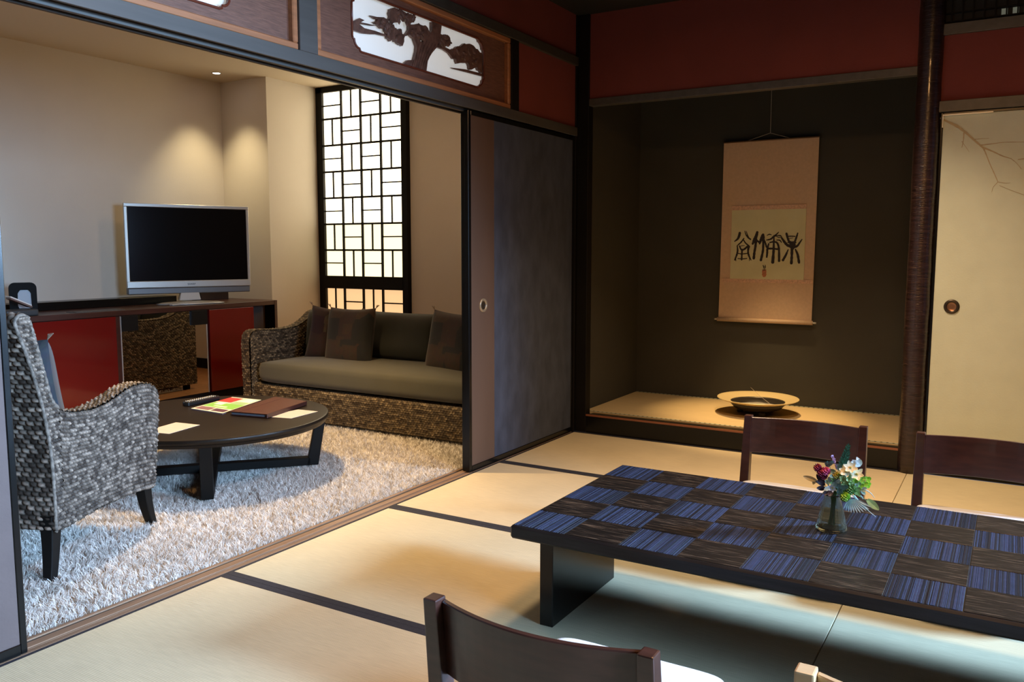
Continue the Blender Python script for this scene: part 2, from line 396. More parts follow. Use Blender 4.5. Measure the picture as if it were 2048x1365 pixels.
struct('trim_13', -.115, -.006, 4.690, 4.79, -.01, 2.545, black_wood, bevel=.002)
struct('wall_left_near', -.11, -.01, -1.6, .26, 0, 1.832, cream_wall)
struct('wall_left_over', -.115, -.095, -1.6, 4.72, 1.882, 2.6, cream_wall).location = (-.002, 0, 0)
struct('wall_left_over_2', -.06, -.014, -1.6, .90, 1.882, 2.247, red_plaster)

# ---- lounge shell
struct('floor_lounge', -3.57, -.115, -.3, 5.66, -.12, -.035, groove_m)
fl = bpy.data.objects['floor_lounge']
pl_me = MB().box(0, .0885, 0, 5.93, -.006, 0).mesh('floor_plank', .0008)
for i in range(38):
    link('floor_plank', pl_me, wood_floor_m, fl, loc=(-3.54+i*.09, -.28, -.029))
struct('wall_lounge_left', -3.57, -3.47, -.3, 4.97, -.05, 2.55, cream_wall)
struct('wall_lounge_pier', -3.57, -2.935, 4.97, 5.67, -.05, 2.55, cream_wall)
wf = MB()
wf.box(-2.935, -1.95, 5.57, 5.67, -.05, .27).box(-1.95, -.10, 5.57, 5.67, -.05, 2.55)
o = wf.build('wall_lounge_far', cream_wall); o['kind'] = 'structure'
struct('wall_lounge_near', -3.57, -.11, -.4, -.3, -.05, 2.55, cream_wall)
struct('wall_lounge_right', -.115, -.10, 4.79, 5.57, -.05, 2.55, cream_wall)
struct('ceiling_lounge', -3.57, -.117, -.3, 5.67, 2.53, 2.60, lounge_ceiling_m)
struct('baseboard_far', -1.95, -.12, 5.558, 5.57, -.03, .07, black_wood)
struct('baseboard_left', -3.47, -3.458, -.3, 4.97, -.03, .07, black_wood)

# ---- window with kumiko lattice
win = MB()
X0, X1 = -2.944, -1.954
win.box(X0, X0+.077, 5.53, 5.59, .27, 2.528).box(X1-.060, X1, 5.53, 5.59, .27, 2.528)
win.box(X0, X1, 5.53, 5.59, 2.481, 2.528).box(X0, X1, 5.53, 5.59, .27, .32)
wo = win.build('window_1', black_wood, None, .002); wo['kind'] = 'structure'
MB().box(X0+.07, X1-.055, 5.525, 5.59, .808, .917).build('window_rail', black_wood, wo, .002)
WS = 1.022
gx0, cw, rh = -2.865, .2126, .2234; rows = [(.917+i*rh, rh) for i in range(7)] + [(.808-rh*(i+1), rh) for i in range(2)]
bar = .016
hb = MB().box(0, cw, 0, .014, -bar/2, bar/2).mesh('kumiko')
hb2 = MB().box(0, cw, 0, .012, -.0052, .0052).mesh('kumiko')
vb = MB().box(-bar/2, bar/2, 0, .016, 0, rh).mesh('kumiko')
vb2 = MB().box(-.0052, .0052, 0, .012, 0, rh).mesh('kumiko')
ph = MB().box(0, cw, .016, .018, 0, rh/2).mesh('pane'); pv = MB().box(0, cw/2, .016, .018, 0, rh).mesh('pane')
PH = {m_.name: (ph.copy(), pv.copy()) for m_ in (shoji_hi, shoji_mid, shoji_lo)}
for ri, (z, h) in enumerate(rows):
    hi = ri < 7
    for c in range(4):
        x = gx0+c*cw
        horiz = ((6-ri) + c) % 2 == 0 if hi else (ri-6+c) % 2 == 0
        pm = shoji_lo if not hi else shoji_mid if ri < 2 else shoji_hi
        if horiz:
            link('kumiko', hb2, black_wood, wo, loc=(x, 5.536, z+h/2))
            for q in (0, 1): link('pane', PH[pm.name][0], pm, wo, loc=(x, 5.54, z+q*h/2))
        else:
            link('kumiko', vb2, black_wood, wo, loc=(x+cw/2, 5.536, z))
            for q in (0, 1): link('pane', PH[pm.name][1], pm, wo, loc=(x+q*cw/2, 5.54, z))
        if ri not in (0, 7): link('kumiko', hb, black_wood, wo, loc=(x, 5.534, z if hi else z+h))
        if c: link('kumiko', vb, black_wood, wo, loc=(x, 5.532, z))
struct('wall_behind_window', -2.935, -1.95, 5.62, 5.64, .27, 2.55, cream_wall)

# ================================================================== DOORS
def leaf(name, y0, y1, x0, x1, panels, stile_a, stile_b, zt=1.828):
    """sliding leaf in the x=const plane, panels = [(ya,yb,mat)]"""
    d = bpy.data.objects.new(name, None); COL.objects.link(d); d.location = (x0, y0, 0); d['kind'] = 'structure'
    for a, b, m in panels: box('panel', x0+.004, x1-.003, a, b, .03, zt-.02, m, d, .001)
    box('stile', x0, x1, y0, y0+stile_a, 0, zt, black_lacquer, d, .002); box('stile', x0, x1, y1-stile_b, y1, 0, zt, black_lacquer, d, .002)
    box('bottom_rail', x0, x1+.002, y0+stile_a, y1-stile_b, 0, .031, black_lacquer, d, .002)
    box('top_rail', x0, x1, y0+stile_a, y1-stile_b, zt-.022, zt, black_lacquer, d, .002)
    return d
d2 = leaf('door_2', 3.531, 4.70, -.046, -.020, [(3.55, 3.777, door_brown), (3.777, 4.68, door_gray)], .024, .02)
def ring_pull(parent, c, r, axis, m_out, m_in, label):
    off = Vector(parent.location)
    prof = [(r*.60, -.001), (r*.60, .003), (r*.74, .0055), (r*.95, .005), (r, 0), (r, -.001)]
    mb = MB(); mb.lathe([(a, b) for a, b in prof], (0, 0, 0), 28, caps=False)
    cup = MB().lathe([(r*.62, .002), (r*.60, .0008), (r*.3, .0006), (.0005, .0006)], (0, 0, 0), 28, caps=False)
    rot = (0, PI/2, 0) if axis == 0 else (PI/2, 0, 0)
    o = link('door_pull', mb.mesh('door_pull', smooth=True), m_out, parent, loc=Vector(c)-off, rot=rot, label=label)
    link('pull_cup', cup.mesh('pull_cup', smooth=True), m_in, o)
ring_pull(d2, (-.022, 3.666, .856), .037, 0, brass_m, dark_bronze, 'round aged brass finger pull')
leaf('door_3', 3.545, 4.70, -.076, -.050, [(3.56, 4.68, door_brown)], .024, .02)
leaf('door_1', .28, 1.262, -.046, -.020, [(.30, 1.243, door_mauve)], .02, .019)
leaf('door_5', .28, 1.24, -.076, -.050, [(.30, 1.22, door_mauve)], .02, .02)

# fusuma on the right, plane y = 4.71
d4 = bpy.data.objects.new('door_4', None); COL.objects.link(d4); d4.location = (1.98, 4.716, .008); d4['kind'] = 'structure'
box('panel', 1.992, 2.90, 4.716, 4.734, .025, 1.800, fusuma_m, d4, .001)
box('stile', 1.980, 1.992, 4.713, 4.738, .008, 1.813, black_lacquer, d4, .002); box('stile', 2.90, 2.912, 4.713, 4.738, .008, 1.813, black_lacquer, d4, .002)
box('top_rail', 1.992, 2.90, 4.713, 4.738, 1.800, 1.813, black_lacquer, d4, .002); box('bottom_rail', 1.992, 2.90, 4.713, 4.738, .008, .025, black_lacquer, d4, .002)
# pale strips painting the lamp glint along the frame's top-left corner
glint_m = mat('painted_glint', (.95, .90, .76), .3)
box('glint_strip', 1.988, 2.205, 4.7005, 4.7145, 1.796, 1.803, glint_m, d4, .001); box('glint_strip', 1.988, 1.993, 4.7005, 4.7145, 1.74, 1.797, glint_m, d4, .001)
ring_pull(d4, (2.074, 4.7155, .862), .036, 1, dark_bronze, copper_pull, 'dark bronze ringed copper finger pull')
def ribbon(name, strokes, mapf, plane_axis, val, m, parent, th=.0006):
    """strokes: list of ([(x,y)..],[w..]) in picture-crop units, laid as thin raised paint on a plane of constant y"""
    off = Vector(parent.location) if parent else Vector((0, 0, 0))
    p0 = parent
    mb = MB(off)
    for si, (pts, ws) in enumerate(strokes):
        P = [Vector(mapf(*p)) for p in pts]
        # densify
        Q = []; wq = []
        for i in range(len(P)-1):
            for t in (0, .25, .5, .75):
                pm = P[max(i-1, 0)]; pn = P[min(i+2, len(P)-1)]
                a, b = P[i], P[i+1]
                q = .5*((2*a)+(b-pm)*t+(2*pm-5*a+4*b-pn)*t*t+(3*a-pm-3*b+pn)*t**3)
                Q.append(q); wq.append(ws[i]*(1-t)+ws[i+1]*t)
        Q.append(P[-1]); wq.append(ws[-1])
        L, R = [], []
        for i, q in enumerate(Q):
            d = (Q[min(i+1, len(Q)-1)]-Q[max(i-1, 0)])
            if d.length < 1e-9: d = Vector((1, 0))
            d.normalize(); nrm = Vector((-d.y, d.x)); w = wq[i]*(1+.12*math.sin(i*2.7+si))
            L.append(q+nrm*w/2); R.append(q-nrm*w/2)
        y = val-.00006*si
        bmv = mb.bm
        A = [bmv.verts.new(Vector((p.x, y, p.y))-off) for p in L]; B = [bmv.verts.new(Vector((p.x, y, p.y))-off) for p in R]
        for i in range(len(A)-1): bmv.faces.new((A[i], A[i+1], B[i+1], B[i]))
        # round ends
        for c0, e0, e1, sgn in ((Q[0], L[0], R[0], -1), (Q[-1], L[-1], R[-1], 1)):
            rad = (e0-e1).length/2; dd = (Q[1]-Q[0]) if sgn < 0 else (Q[-1]-Q[-2]); dd.normalize()
            nn = Vector((-dd.y, dd.x)); arc = [c0+nn*rad*math.cos(t)+dd*sgn*rad*math.sin(t) for t in [PI*k/6 for k in range(7)]]
            bmv.faces.new([bmv.verts.new(Vector((p.x, y, p.y))-off) for p in arc])
    return mb.build(name, m, parent)
def bil(c, W_, H_):
    def g(x, y):
        u, v = x/W_, y/H_
        a = (c[0]*(1-u)+c[2]*u, c[1]*(1-u)+c[3]*u); b = (c[4]*(1-u)+c[6]*u, c[5]*(1-u)+c[7]*u)
        return (a[0]*(1-v)+b[0]*v, a[1]*(1-v)+b[1]*v)
    return g
bf = bil([1.6551, 2.3927, 2.3012, 2.2989, 1.6984, 1.3986, 2.3531, 1.3793], 1017, 1365)
k = .001
ribbon('painted_branch', [
    ([(470, 800), (520, 825), (580, 855), (640, 900), (700, 955), (750, 1000)], [7*k, 10*k, 13*k, 10*k, 9*k, 8*k]),
    ([(750, 1000), (820, 1030), (880, 1060), (935, 1078)], [8*k, 6*k, 5*k, 3*k]),
    ([(740, 985), (820, 975), (900, 965), (1100, 960), (1300, 930)], [6*k, 4*k, 3*k, 3*k, 2*k]),
    ([(755, 1005), (770, 1040), (800, 1120), (830, 1190), (850, 1240)], [8*k, 5*k, 4*k, 4*k, 3*k]),
    ([(850, 1240), (820, 1275), (810, 1310)], [3*k, 2*k, 1.5*k]), ([(850, 1240), (900, 1248), (930, 1246)], [3*k, 2*k, 1.5*k]),
    ([(625, 900), (622, 950), (612, 1000)], [6*k, 4*k, 3*k]), ([(612, 960), (640, 1000), (660, 1030)], [3*k, 2*k, 1.5*k]),
    ([(700, 945), (750, 940), (790, 938)], [4*k, 2*k, 2*k]), ([(935, 1078), (970, 1110), (1000, 1150)], [3*k, 2*k, 2*k]),
    ([(860, 1265), (940, 1300), (1040, 1340), (1180, 1400)], [2*k, 2*k, 2.5*k, 2*k]),
    ([(980, 1085), (1040, 1075), (1200, 1050)], [4*k, 5*k, 4*k])], bf, 1, 4.7148, branch_m, d4)

# rounded bark post between alcove and fusuma
bp = MB(); rr = []
for i in range(60):
    z = 2.545*i/59
    rr.append((.057+.0012*math.sin(z*9)+.0008*math.sin(z*31), z))
bp.lathe(rr, (1.920, 4.722, 0), 36, mod=lambda u, z: 1+.006*math.sin(2*PI*u*3+z*2))
post = bp.build('pillar', bark_m, None, 0, True); post['kind'] = 'structure'
lm = MB()
for i in range(420):
    z = random.uniform(.12, 2.5) if i < 300 else random.choice([random.uniform(1.35, 1.5), random.uniform(.5, 1.2)])
    a0 = random.uniform(-PI*1.02, 0.0); da = random.uniform(.10, .8)
    lm.tube([(1.920+.0580*math.cos(a0+da*t), 4.722+.0580*math.sin(a0+da*t), z+.002*math.sin(t*3)) for t in (0, .33, .66, 1)], [.0003, .0007, .0008, .0003], 4)
lm.build('bark_ridges', bark_line, post, kind='stuff')

# ================================================================== RANMA (carved transoms)
def oval(y0, y1, z0, z1, r=.035):
    """rectangle with notched round corners, list of (y,z)"""
    P = []
    for cx, cz, sx, sz, a in ((y0, z0, 1, 1, 0), (y1, z0, -1, 1, 1), (y1, z1, -1, -1, 2), (y0, z1, 1, -1, 3)):
        arc = [(cx+sx*(r*.35+r*.9*(1-math.cos(t))), cz+sz*(r*1.25-r*.9*math.sin(t)*1.0)) for t in [PI/2*k/5 for k in range(6)]]
        pts = [(cx, cz+sz*r*1.55), (cx+sx*r*.12, cz+sz*r*1.3)] + arc + [(cx+sx*r*1.35, cz+sz*r*.10), (cx+sx*r*1.6, cz)]
        if a in (1, 3): pts = pts[::-1]
        P += pts
    return P
def ranma(y0, y1, z0, z1, oy0, oy1, oz0, oz1, label, carve):
    t = thing('carved_transom', label, 'transom', (-.05, (y0+y1)/2, z0), group=None)
    off = Vector(t.location); fw = .026
    # frame
    for nm, a, b, c, d in (('frame_rail', y0, y1, z0, z0+fw), ('frame_rail', y0, y1, z1-fw, z1), ('frame_stile', y0, y0+fw, z0+fw, z1-fw), ('frame_stile', y1-fw, y1, z0+fw, z1-fw)):
        MB(off).box(-.055, -.006, a, b, c, d).build(nm, orange_wood, t, .004)
    # board with opening
    ov = oval(oy0, oy1, oz0, oz1)
    n = len(ov); cy, cz = (oy0+oy1)/2, (oz0+oz1)/2
    ya, yb, za, zb = y0+fw, y1-fw, z0+fw, z1-fw
    def outer(p):
        dy, dz = p[0]-cy, p[1]-cz
        s = min(((yb-cy) if dy > 0 else (ya-cy))/dy if abs(dy) > 1e-6 else 1e9, ((zb-cz) if dz > 0 else (za-cz))/dz if abs(dz) > 1e-6 else 1e9)
        return (cy+dy*s, cz+dz*s)
    mb = MB(off); bm = mb.bm
    corners = {(0): (ya, za)}
    ring_in = [bm.verts.new(Vector((-.030, *p))-off) for p in ov]; ring_back = [bm.verts.new(Vector((-.044, *p))-off) for p in ov]
    out_pts = [outer(p) for p in ov]; ring_out = [bm.verts.new(Vector((-.030, *p))-off) for p in out_pts]
    cs = [(ya, za), (yb, za), (yb, zb), (ya, zb)]
    for i in range(n):
        j = (i+1) % n; a, b = out_pts[i], out_pts[j]
        fv = [ring_in[i], ring_in[j], ring_out[j]]
        if abs(a[0]-b[0]) > 1e-5 and abs(a[1]-b[1]) > 1e-5:
            c = min(cs, key=lambda c: (c[0]-a[0])**2+(c[1]-a[1])**2+(c[0]-b[0])**2+(c[1]-b[1])**2)
            fv.append(bm.verts.new(Vector((-.030, *c))-off))
        fv.append(ring_out[i]); bm.faces.new(fv)
        bm.faces.new((ring_in[i], ring_back[i], ring_back[j], ring_in[j]))
    mb.build('board', ranma_wood, t)
    MB(off).tube([(-.029, *p) for p in ov]+[(-.029, *ov[0])], .005, 8).build('opening_molding', molding_wood, t, 0, True)
    MB(off).box(-.064, -.056, y0, y1, z0, z1).build('paper_backing', ranma_paper, t)
    carve(t, off)
    return t
pine = {
'trunk': [(3.097, 1.950), (3.119, 1.99), (3.136, 2.031), (3.139, 2.054), (3.12, 2.084), (3.108, 2.099), (3.133, 2.094), (3.177, 2.077), (3.23, 2.114), (3.257, 2.15), (3.257, 2.186), (3.332, 2.186), (3.324, 2.145), (3.31, 2.112), (3.296, 2.082), (3.255, 2.047), (3.222, 2.01), (3.208, 1.950)],
'pine_cluster': [[(2.954, 2.178), (2.995, 2.186), (3.043, 2.186), (3.104, 2.184), (3.147, 2.178), (3.122, 2.154), (3.09, 2.132), (3.066, 2.145), (3.03, 2.148), (3.006, 2.128), (2.97, 2.113), (2.947, 2.129)],
 [(2.845, 2.092), (2.884, 2.122), (2.924, 2.12), (2.97, 2.113), (2.993, 2.1), (3.029, 2.101), (3.053, 2.08), (3.037, 2.033), (3.004, 2.041), (2.98, 2.047), (2.945, 2.036), (2.928, 2.058), (2.917, 2.076), (2.872, 2.081)],
 [(3.071, 2.11), (3.103, 2.146), (3.166, 2.157), (3.218, 2.157), (3.25, 2.137), (3.243, 2.109), (3.203, 2.086), (3.152, 2.086), (3.102, 2.087), (3.053, 2.084)],
 [(3.324, 2.145), (3.38, 2.157), (3.419, 2.126), (3.4, 2.103), (3.351, 2.101), (3.31, 2.084), (3.303, 2.11)],
 [(3.422, 2.095), (3.465, 2.116), (3.509, 2.141), (3.569, 2.150), (3.646, 2.145), (3.684, 2.122), (3.69, 2.075), (3.686, 2.031), (3.638, 2.046), (3.568, 2.026), (3.553, 2.056), (3.464, 2.039), (3.428, 2.065)]],
'branch': [[(3.296, 2.082), (3.351, 2.081), (3.393, 2.073), (3.428, 2.053), (3.443, 2.063), (3.414, 2.09), (3.365, 2.095), (3.324, 2.097)],
 [(2.823, 2.115), (2.868, 2.119), (2.913, 2.128), (2.947, 2.122), (2.935, 2.105), (2.901, 2.115), (2.856, 2.108)], [(3.038, 1.955), (3.075, 1.981), (3.119, 1.99), (3.099, 1.955)]],
'mist_band': [[(2.700, 2.057), (2.759, 2.09), (2.790, 2.088), (2.767, 2.075), (2.800, 2.078), (2.867, 2.083), (2.833, 2.076), (2.779, 2.070), (2.753, 2.066), (2.789, 2.056), (2.855, 2.060), (2.934, 2.059), (2.928, 2.053), (2.866, 2.048), (2.832, 2.041), (2.778, 2.033), (2.700, 2.033)],
 [(3.413, 2.01), (3.538, 2.024), (3.690, 2.03), (3.690, 2.017), (3.538, 2.012), (3.435, 2.008)]]}
def blobby(poly, amp, n_per=3, seed=1):
    r = random.Random(seed); out = []
    N = len(poly)
    for i in range(N):
        a, b = Vector(poly[i]), Vector(poly[(i+1) % N]); d = b-a; nn = Vector((d.y, -d.x)).normalized() if d.length > 0 else Vector((0, 0))
        for q in range(n_per):
            t = q/n_per; out.append(tuple(a+d*t+nn*amp*(r.random()-.35)))
    return out
def carve_pine(t, off):
    MB(off).prism(pine['trunk'], 0, -.050, -.033).build('trunk', carve_wood, t, 0)
    gm = MB(off)  # bark grooves as raised ridges on the trunk
    for q in range(6):
        y = 3.112+q*.016
        gm.tube([(-.033, y, 1.955), (-.032, y+.02, 2.0), (-.032, y+.035+.004*q, 2.05), (-.033, y+.06+.008*q, 2.10)], [.002, .003, .003, .001], 5)
    gm.build('bark_ridge', carve_wood, t)
    for i, p in enumerate(pine['pine_cluster']):
        MB(off).prism(blobby(p, .012, 4, i), 0, -.050, -.034).build('pine_cluster', carve_wood, t)
        # overlapping leaf scallops standing proud
        cy = sum(a for a, b in p)/len(p); cz = sum(b for a, b in p)/len(p); r = random.Random(i)
        lm = MB(off)
        for q in range(9):
            a, b = p[r.randrange(len(p))]; s = r.uniform(.25, .75); y, z = cy+(a-cy)*s, cz+(b-cz)*s
            R = Matrix.Rotation(r.uniform(0, PI), 3, 'X')
            lm.loft([[Vector((-.034+hx, y, z))+R @ Vector((0, yy*k, zz*k)) for yy, zz in ((.020, 0), (.010, .010), (-.010, .010), (-.020, 0), (-.010, -.010), (.010, -.010))] for hx, k in ((0, 1), (.004, .75), (.006, .2))])
        lm.build('leaf_scallops', carve_wood, t, kind='stuff')
    for p in pine['branch']: MB(off).prism(p, 0, -.048, -.036).build('branch', carve_wood, t)
    for p in pine['mist_band']: MB(off).prism(p, 0, -.048, -.038).build('mist_band', carve_wood, t)
ranma(2.473, 3.918, 1.882, 2.247, 2.700, 3.690, 1.952, 2.190, 'brown carved transom with a pine tree cut out over white paper', carve_pine)
def carve_left(t, off):
    for p in pine['mist_band'][:1]: MB(off).prism([(a-1.62, b+.02) for a, b in p], 0, -.048, -.038).build('mist_band', carve_wood, t)
    MB(off).prism([(a-1.6, b) for a, b in pine['trunk']], 0, -.050, -.033).build('trunk', carve_wood, t)
ranma(.90, 2.376, 1.882, 2.247, 1.10, 2.088, 1.954, 2.190, 'brown transom over the doorway, mostly cut off by the top of the picture', carve_left)

# ================================================================== LOW TABLE
tb = thing('low_table', 'long low black table with a checkerboard of ribbed blue and dark tiles', 'table', (2.03, 2.408, 0))
tx0, ty0, ts = 1.140, 2.016, .1628
tyd = .157
box('tabletop', 1.132, 1.132+.1628*11+.016, 2.008, 2.809, .318, .357, table_black, tb, .006)
box('leg', 1.145, 1.190, 2.164, 2.622, 0, .318, black_lacquer, tb, .002)
box('leg', 2.875, 2.920, 2.164, 2.622, 0, .318, black_lacquer, tb, .002)
def ribbed_tile(seed):
    r = random.Random(seed); bm_v = []; F = []; tone = []; x = 0; wl = ts-.002
    while x < wl-.001:
        w = min(r.choice([.0022, .003, .003, .004, .006]), wl-x)
        h = r.uniform(.0003, .0014); tn = r.choice([.0, .05, .2, .6, 1.0, 1.6, .9, .1])
        b = len(bm_v)
        for (xx, yy, zz) in ((x, 0, 0), (x+.0006, 0, h), (x+w-.0006, 0, h), (x+w, 0, 0), (x, tyd-.002, 0), (x+.0006, tyd-.002, h), (x+w-.0006, tyd-.002, h), (x+w, tyd-.002, 0)):
            bm_v.append((xx, yy, zz)); tone.append(tn)
        F += [(b, b+1, b+5, b+4), (b+1, b+2, b+6, b+5), (b+2, b+3, b+7, b+6), (b, b+3, b+2, b+1), (b+4, b+5, b+6, b+7)]
        x += w
    return np_mesh('blue_tile', bm_v, [np.array(F)], tone)
blues = [ribbed_tile(i) for i in range(5)]
darkt = MB().box(0, ts-.0014, 0, tyd-.0014, -.001, .0016).mesh('dark_tile', .0006)
for c in range(11):
    for r in range(5):
        loc = (tx0+c*ts+.0008-2.03, ty0+r*tyd+.0008-2.408, .357)
        if (c+r) % 2 == 0: link('blue_tile', blues[(c*3+r) % 5], tile_blue, tb, loc=(loc[0], loc[1], .3571))
        else: link('dark_tile', darkt, tile_dark, tb, loc=loc)

# ================================================================== LOW CHAIRS  (local: back at y=0, seat towards +y)
def make_chair(name, label, loc, rz, cushion, group):
    t = thing(name, label, 'chair', loc, rz, group)
    w = .445; hw = w/2
    for s in (-1, 1):
        # rear post: raked, square section, bevelled
        pts = [(0, .055, 0), (0, .035, .22), (0, .018, .36), (0, 0, .515)]
        m = MB()
        rings = []
        for (x, y, z), (a, b) in zip(pts, ((.030, .036), (.034, .042), (.032, .038), (.028, .032))):
            cx = s*(hw-.016)
            rings.append([(cx-a/2, y-b/2, z), (cx+a/2, y-b/2, z), (cx+a/2, y+b/2, z), (cx-a/2, y+b/2, z)])
        m.loft(rings); m.build('rear_post', chair_wood, t, .003, seg=2)
        m = MB(); rings = []
        for z, a in ((0, .026), (.20, .036)):
            cx = s*(hw-.020); rings.append([(cx-a/2, .47-a/2, z), (cx+a/2, .47-a/2, z), (cx+a/2, .47+a/2, z), (cx-a/2, .47+a/2, z)])
        m.loft(rings); m.build('front_leg', chair_wood, t, .003)
        m = MB().box(s*(hw-.02)-.010, s*(hw-.02)+.010, .055, .46, .155, .200); m.build('seat_rail', chair_wood, t, .002)
    MB().box(-hw+.03, hw-.03, .462, .482, .155, .200).build('seat_rail', chair_wood, t, .002)
    MB().box(-hw+.03, hw-.03, .045, .065, .155, .200).build('seat_rail', chair_wood, t, .002)
    # curved back slat, concave towards the sitter
    n = 18; m = MB(); rings = []
    for i in range(n+1):
        u = -1+2*i/n; x = u*(hw-.030); y = .008-.042*(1-u*u)
        zt = .508; zb = .362
        rings.append([(x, y+.010, zb), (x, y-.004, zt), (x, y+.008, zt+.001), (x, y+.022, zb)])
    m.loft(rings); m.build('back_slat', chair_wood, t, .002, False)
    # cushion seat
    m = MB(); N = 24; rings = []
    for z, k in ((.200, .96), (.206, 1.0), (.232, 1.0), (.246, .975), (.252, .90), (.254, .5), (.254, .02)):
        ring = []
        for q in range(N*2):
            a = 2*PI*q/(N*2); ca, sa = math.cos(a), math.sin(a); e = .22
            x = (hw-.012)*math.copysign(abs(ca)**e, ca)*k; y = .262+.232*math.copysign(abs(sa)**e, sa)*k
            ring.append((x, y, z))
        rings.append(ring)
    m.loft(rings); m.build('seat_cushion', cushion, t, 0, True)
    return t
cg = 'low dining chairs round the checkered table'
c1 = make_chair('low_chair', 'dark wood low chair nearest the camera, curved back and white seat cushion', (1.669, 1.19, 0), 0, cushion_white, cg)
_cw = chair_wood; chair_wood = mat('pale_chair_wood', (.50, .33, .17), .38, noise=(6, .12), stretch=(1.2, 10, 10))  # lighter brown than the other chairs
make_chair('low_chair', 'light brown wood low chair of which only a post top shows at the bottom edge', (2.314, 1.215, 0), 0, cushion_white, cg).scale = (1, 1, 1.045)
chair_wood = _cw
dup_tree(c1, (1.668, 3.33, 0), 'dark wood low chair across the table, directly behind the flowers', PI).scale = (1.035, .95, .945)
dup_tree(c1, (2.290, 3.33, 0), 'dark wood low chair across the table, in front of the cream door', PI).scale = (1.035, .95, .945)

# ================================================================== VASE AND FLOWERS
VX, VY = 1.931, 2.436
ribs = lambda u, z: 1+.035*abs(math.sin(2*PI*u*13))
v = MB((VX, VY, .36))
outp = [(.002, .0), (.036, .0), (.0405, .004), (.0395, .012), (.034, .040), (.027, .068), (.0215, .090), (.0215, .097), (.026, .104)]
inp = [(.024, .104), (.0195, .096), (.0195, .090), (.0245, .068), (.031, .040), (.0365, .013), (.034, .007), (.002, .006)]
v.lathe(outp+inp, (VX, VY, .3588), 104, mod=lambda u, z: 1+.03*abs(math.sin(2*PI*u*13)))
vase = v.build('glass_vase', glass_m, None, 0, True, loc=(VX, VY, .36))
vase.data.transform(Matrix.Translation((0, 0, 0))); tag(vase, 'ribbed pale green glass vase of flowers on the checkered table', 'vase')
vf = bil([1.8124, .6199, 2.1204, .6551, 1.8242, .2847, 2.135, .3431], 1424, 1365)
def P3(px, py, dy=0):
    x, z = vf(px, py); return Vector((x, VY+dy, z))
def fmat(n, c, r=.6): return mat(n, c, r, noise=(60, .15))
g_dark = fmat('fern_green', (.02, .10, .055)); g_mid = fmat('leaf_green', (.16, .36, .09)); g_lime = fmat('lime_green', (.33, .58, .06)); g_blue = fmat('eucalyptus', (.16, .30, .27))
g_pale = fmat('pale_silver_leaf', (.48, .62, .60)); cream = fmat('cream_petal', (.80, .78, .55)); whitep = fmat('white_petal', (.85, .88, .88)); crimson = fmat('crimson_petal', (.26, .010, .045)); pinkp = fmat('pink_petal', (.50, .07, .18))
lilac = fmat('lilac_petal', (.50, .38, .62)); stem_m = fmat('stem_green', (.10, .18, .05)); mustard = fmat('mustard_button', (.40, .34, .05)); burg = fmat('burgundy_leaf', (.045, .02, .03)); beige = fmat('dry_beige_leaf', (.55, .50, .28))
FG = 'stems arranged in the glass vase'
def stem(name, label, tip, dy, bow=.0):
    p = P3(*tip, dy); base = Vector((VX+random.uniform(-.008, .008), VY+random.uniform(-.008, .008), .372))
    t = thing(name, label, 'flower', base, 0, FG)
    neck = Vector((VX+(p.x-VX)*.12, VY+(p.y-VY)*.12, .465)); mid = neck.lerp(p, .55)+Vector((0, 0, .012+bow))
    MB(base).tube([base, neck, mid, p], [.0012, .0012, .001, .0007], 6).build('stem', stem_m, t)
    return t, p, base
def petal(mb, c, d, up, L, w, curl=.25, n=4):
    L, w = L*1.25, w*1.3
    d = Vector(d).normalized(); s = d.cross(Vector(up)).normalized(); u = s.cross(d).normalized(); c = Vector(c)
    prev = None; bm = mb.bm
    for i in range(n+1):
        t = i/n; ww = w*math.sin(PI*min(.96, .12+t*.84))**.8; p = c+d*L*t+u*(curl*L*t*t)
        cur = [bm.verts.new(p-s*ww/2-mb.off), bm.verts.new(p-u*ww*.12-mb.off), bm.verts.new(p+s*ww/2-mb.off)]
        if prev:
            bm.faces.new((prev[0], prev[1], cur[1], cur[0])); bm.faces.new((prev[1], prev[2], cur[2], cur[1]))
        prev = cur
def pompom(name, m, t, base, c, r, n=70, L=.5):
    r = r*1.12
    mb = MB(base)
    bmesh.ops.create_icosphere(mb.bm, subdivisions=2, radius=r*.75, matrix=Matrix.Translation(Vector(c)-Vector(base)))
    for i in range(n):
        z = 1-2*(i+.5)/n; a = i*2.399; rr = math.sqrt(1-z*z); d = Vector((rr*math.cos(a), rr*math.sin(a), z))
        petal(mb, Vector(c)+d*r*.55, d, d.orthogonal(), r*L, r*.42, .2, 2)
    return mb.build(name, m, t)
def daisy(name, m, t, base, c, facing, R, n=11, w=.5, curl=.15):
    mb = MB(base); fz = Vector(facing).normalized(); a0 = fz.orthogonal().normalized(); b0 = fz.cross(a0)
    for i in range(n):
        a = 2*PI*i/n; d = a0*math.cos(a)+b0*math.sin(a)+fz*.25
        petal(mb, c, d, fz, R*random.uniform(.85, 1.05), R*w, curl, 4)
    mb.build(name, m, t)
    cm = MB(base); bmesh.ops.create_icosphere(cm.bm, subdivisions=2, radius=R*.2, matrix=Matrix.Translation(Vector(c)+fz*R*.1-Vector(base))); cm.build('flower_centre', mustard, t)
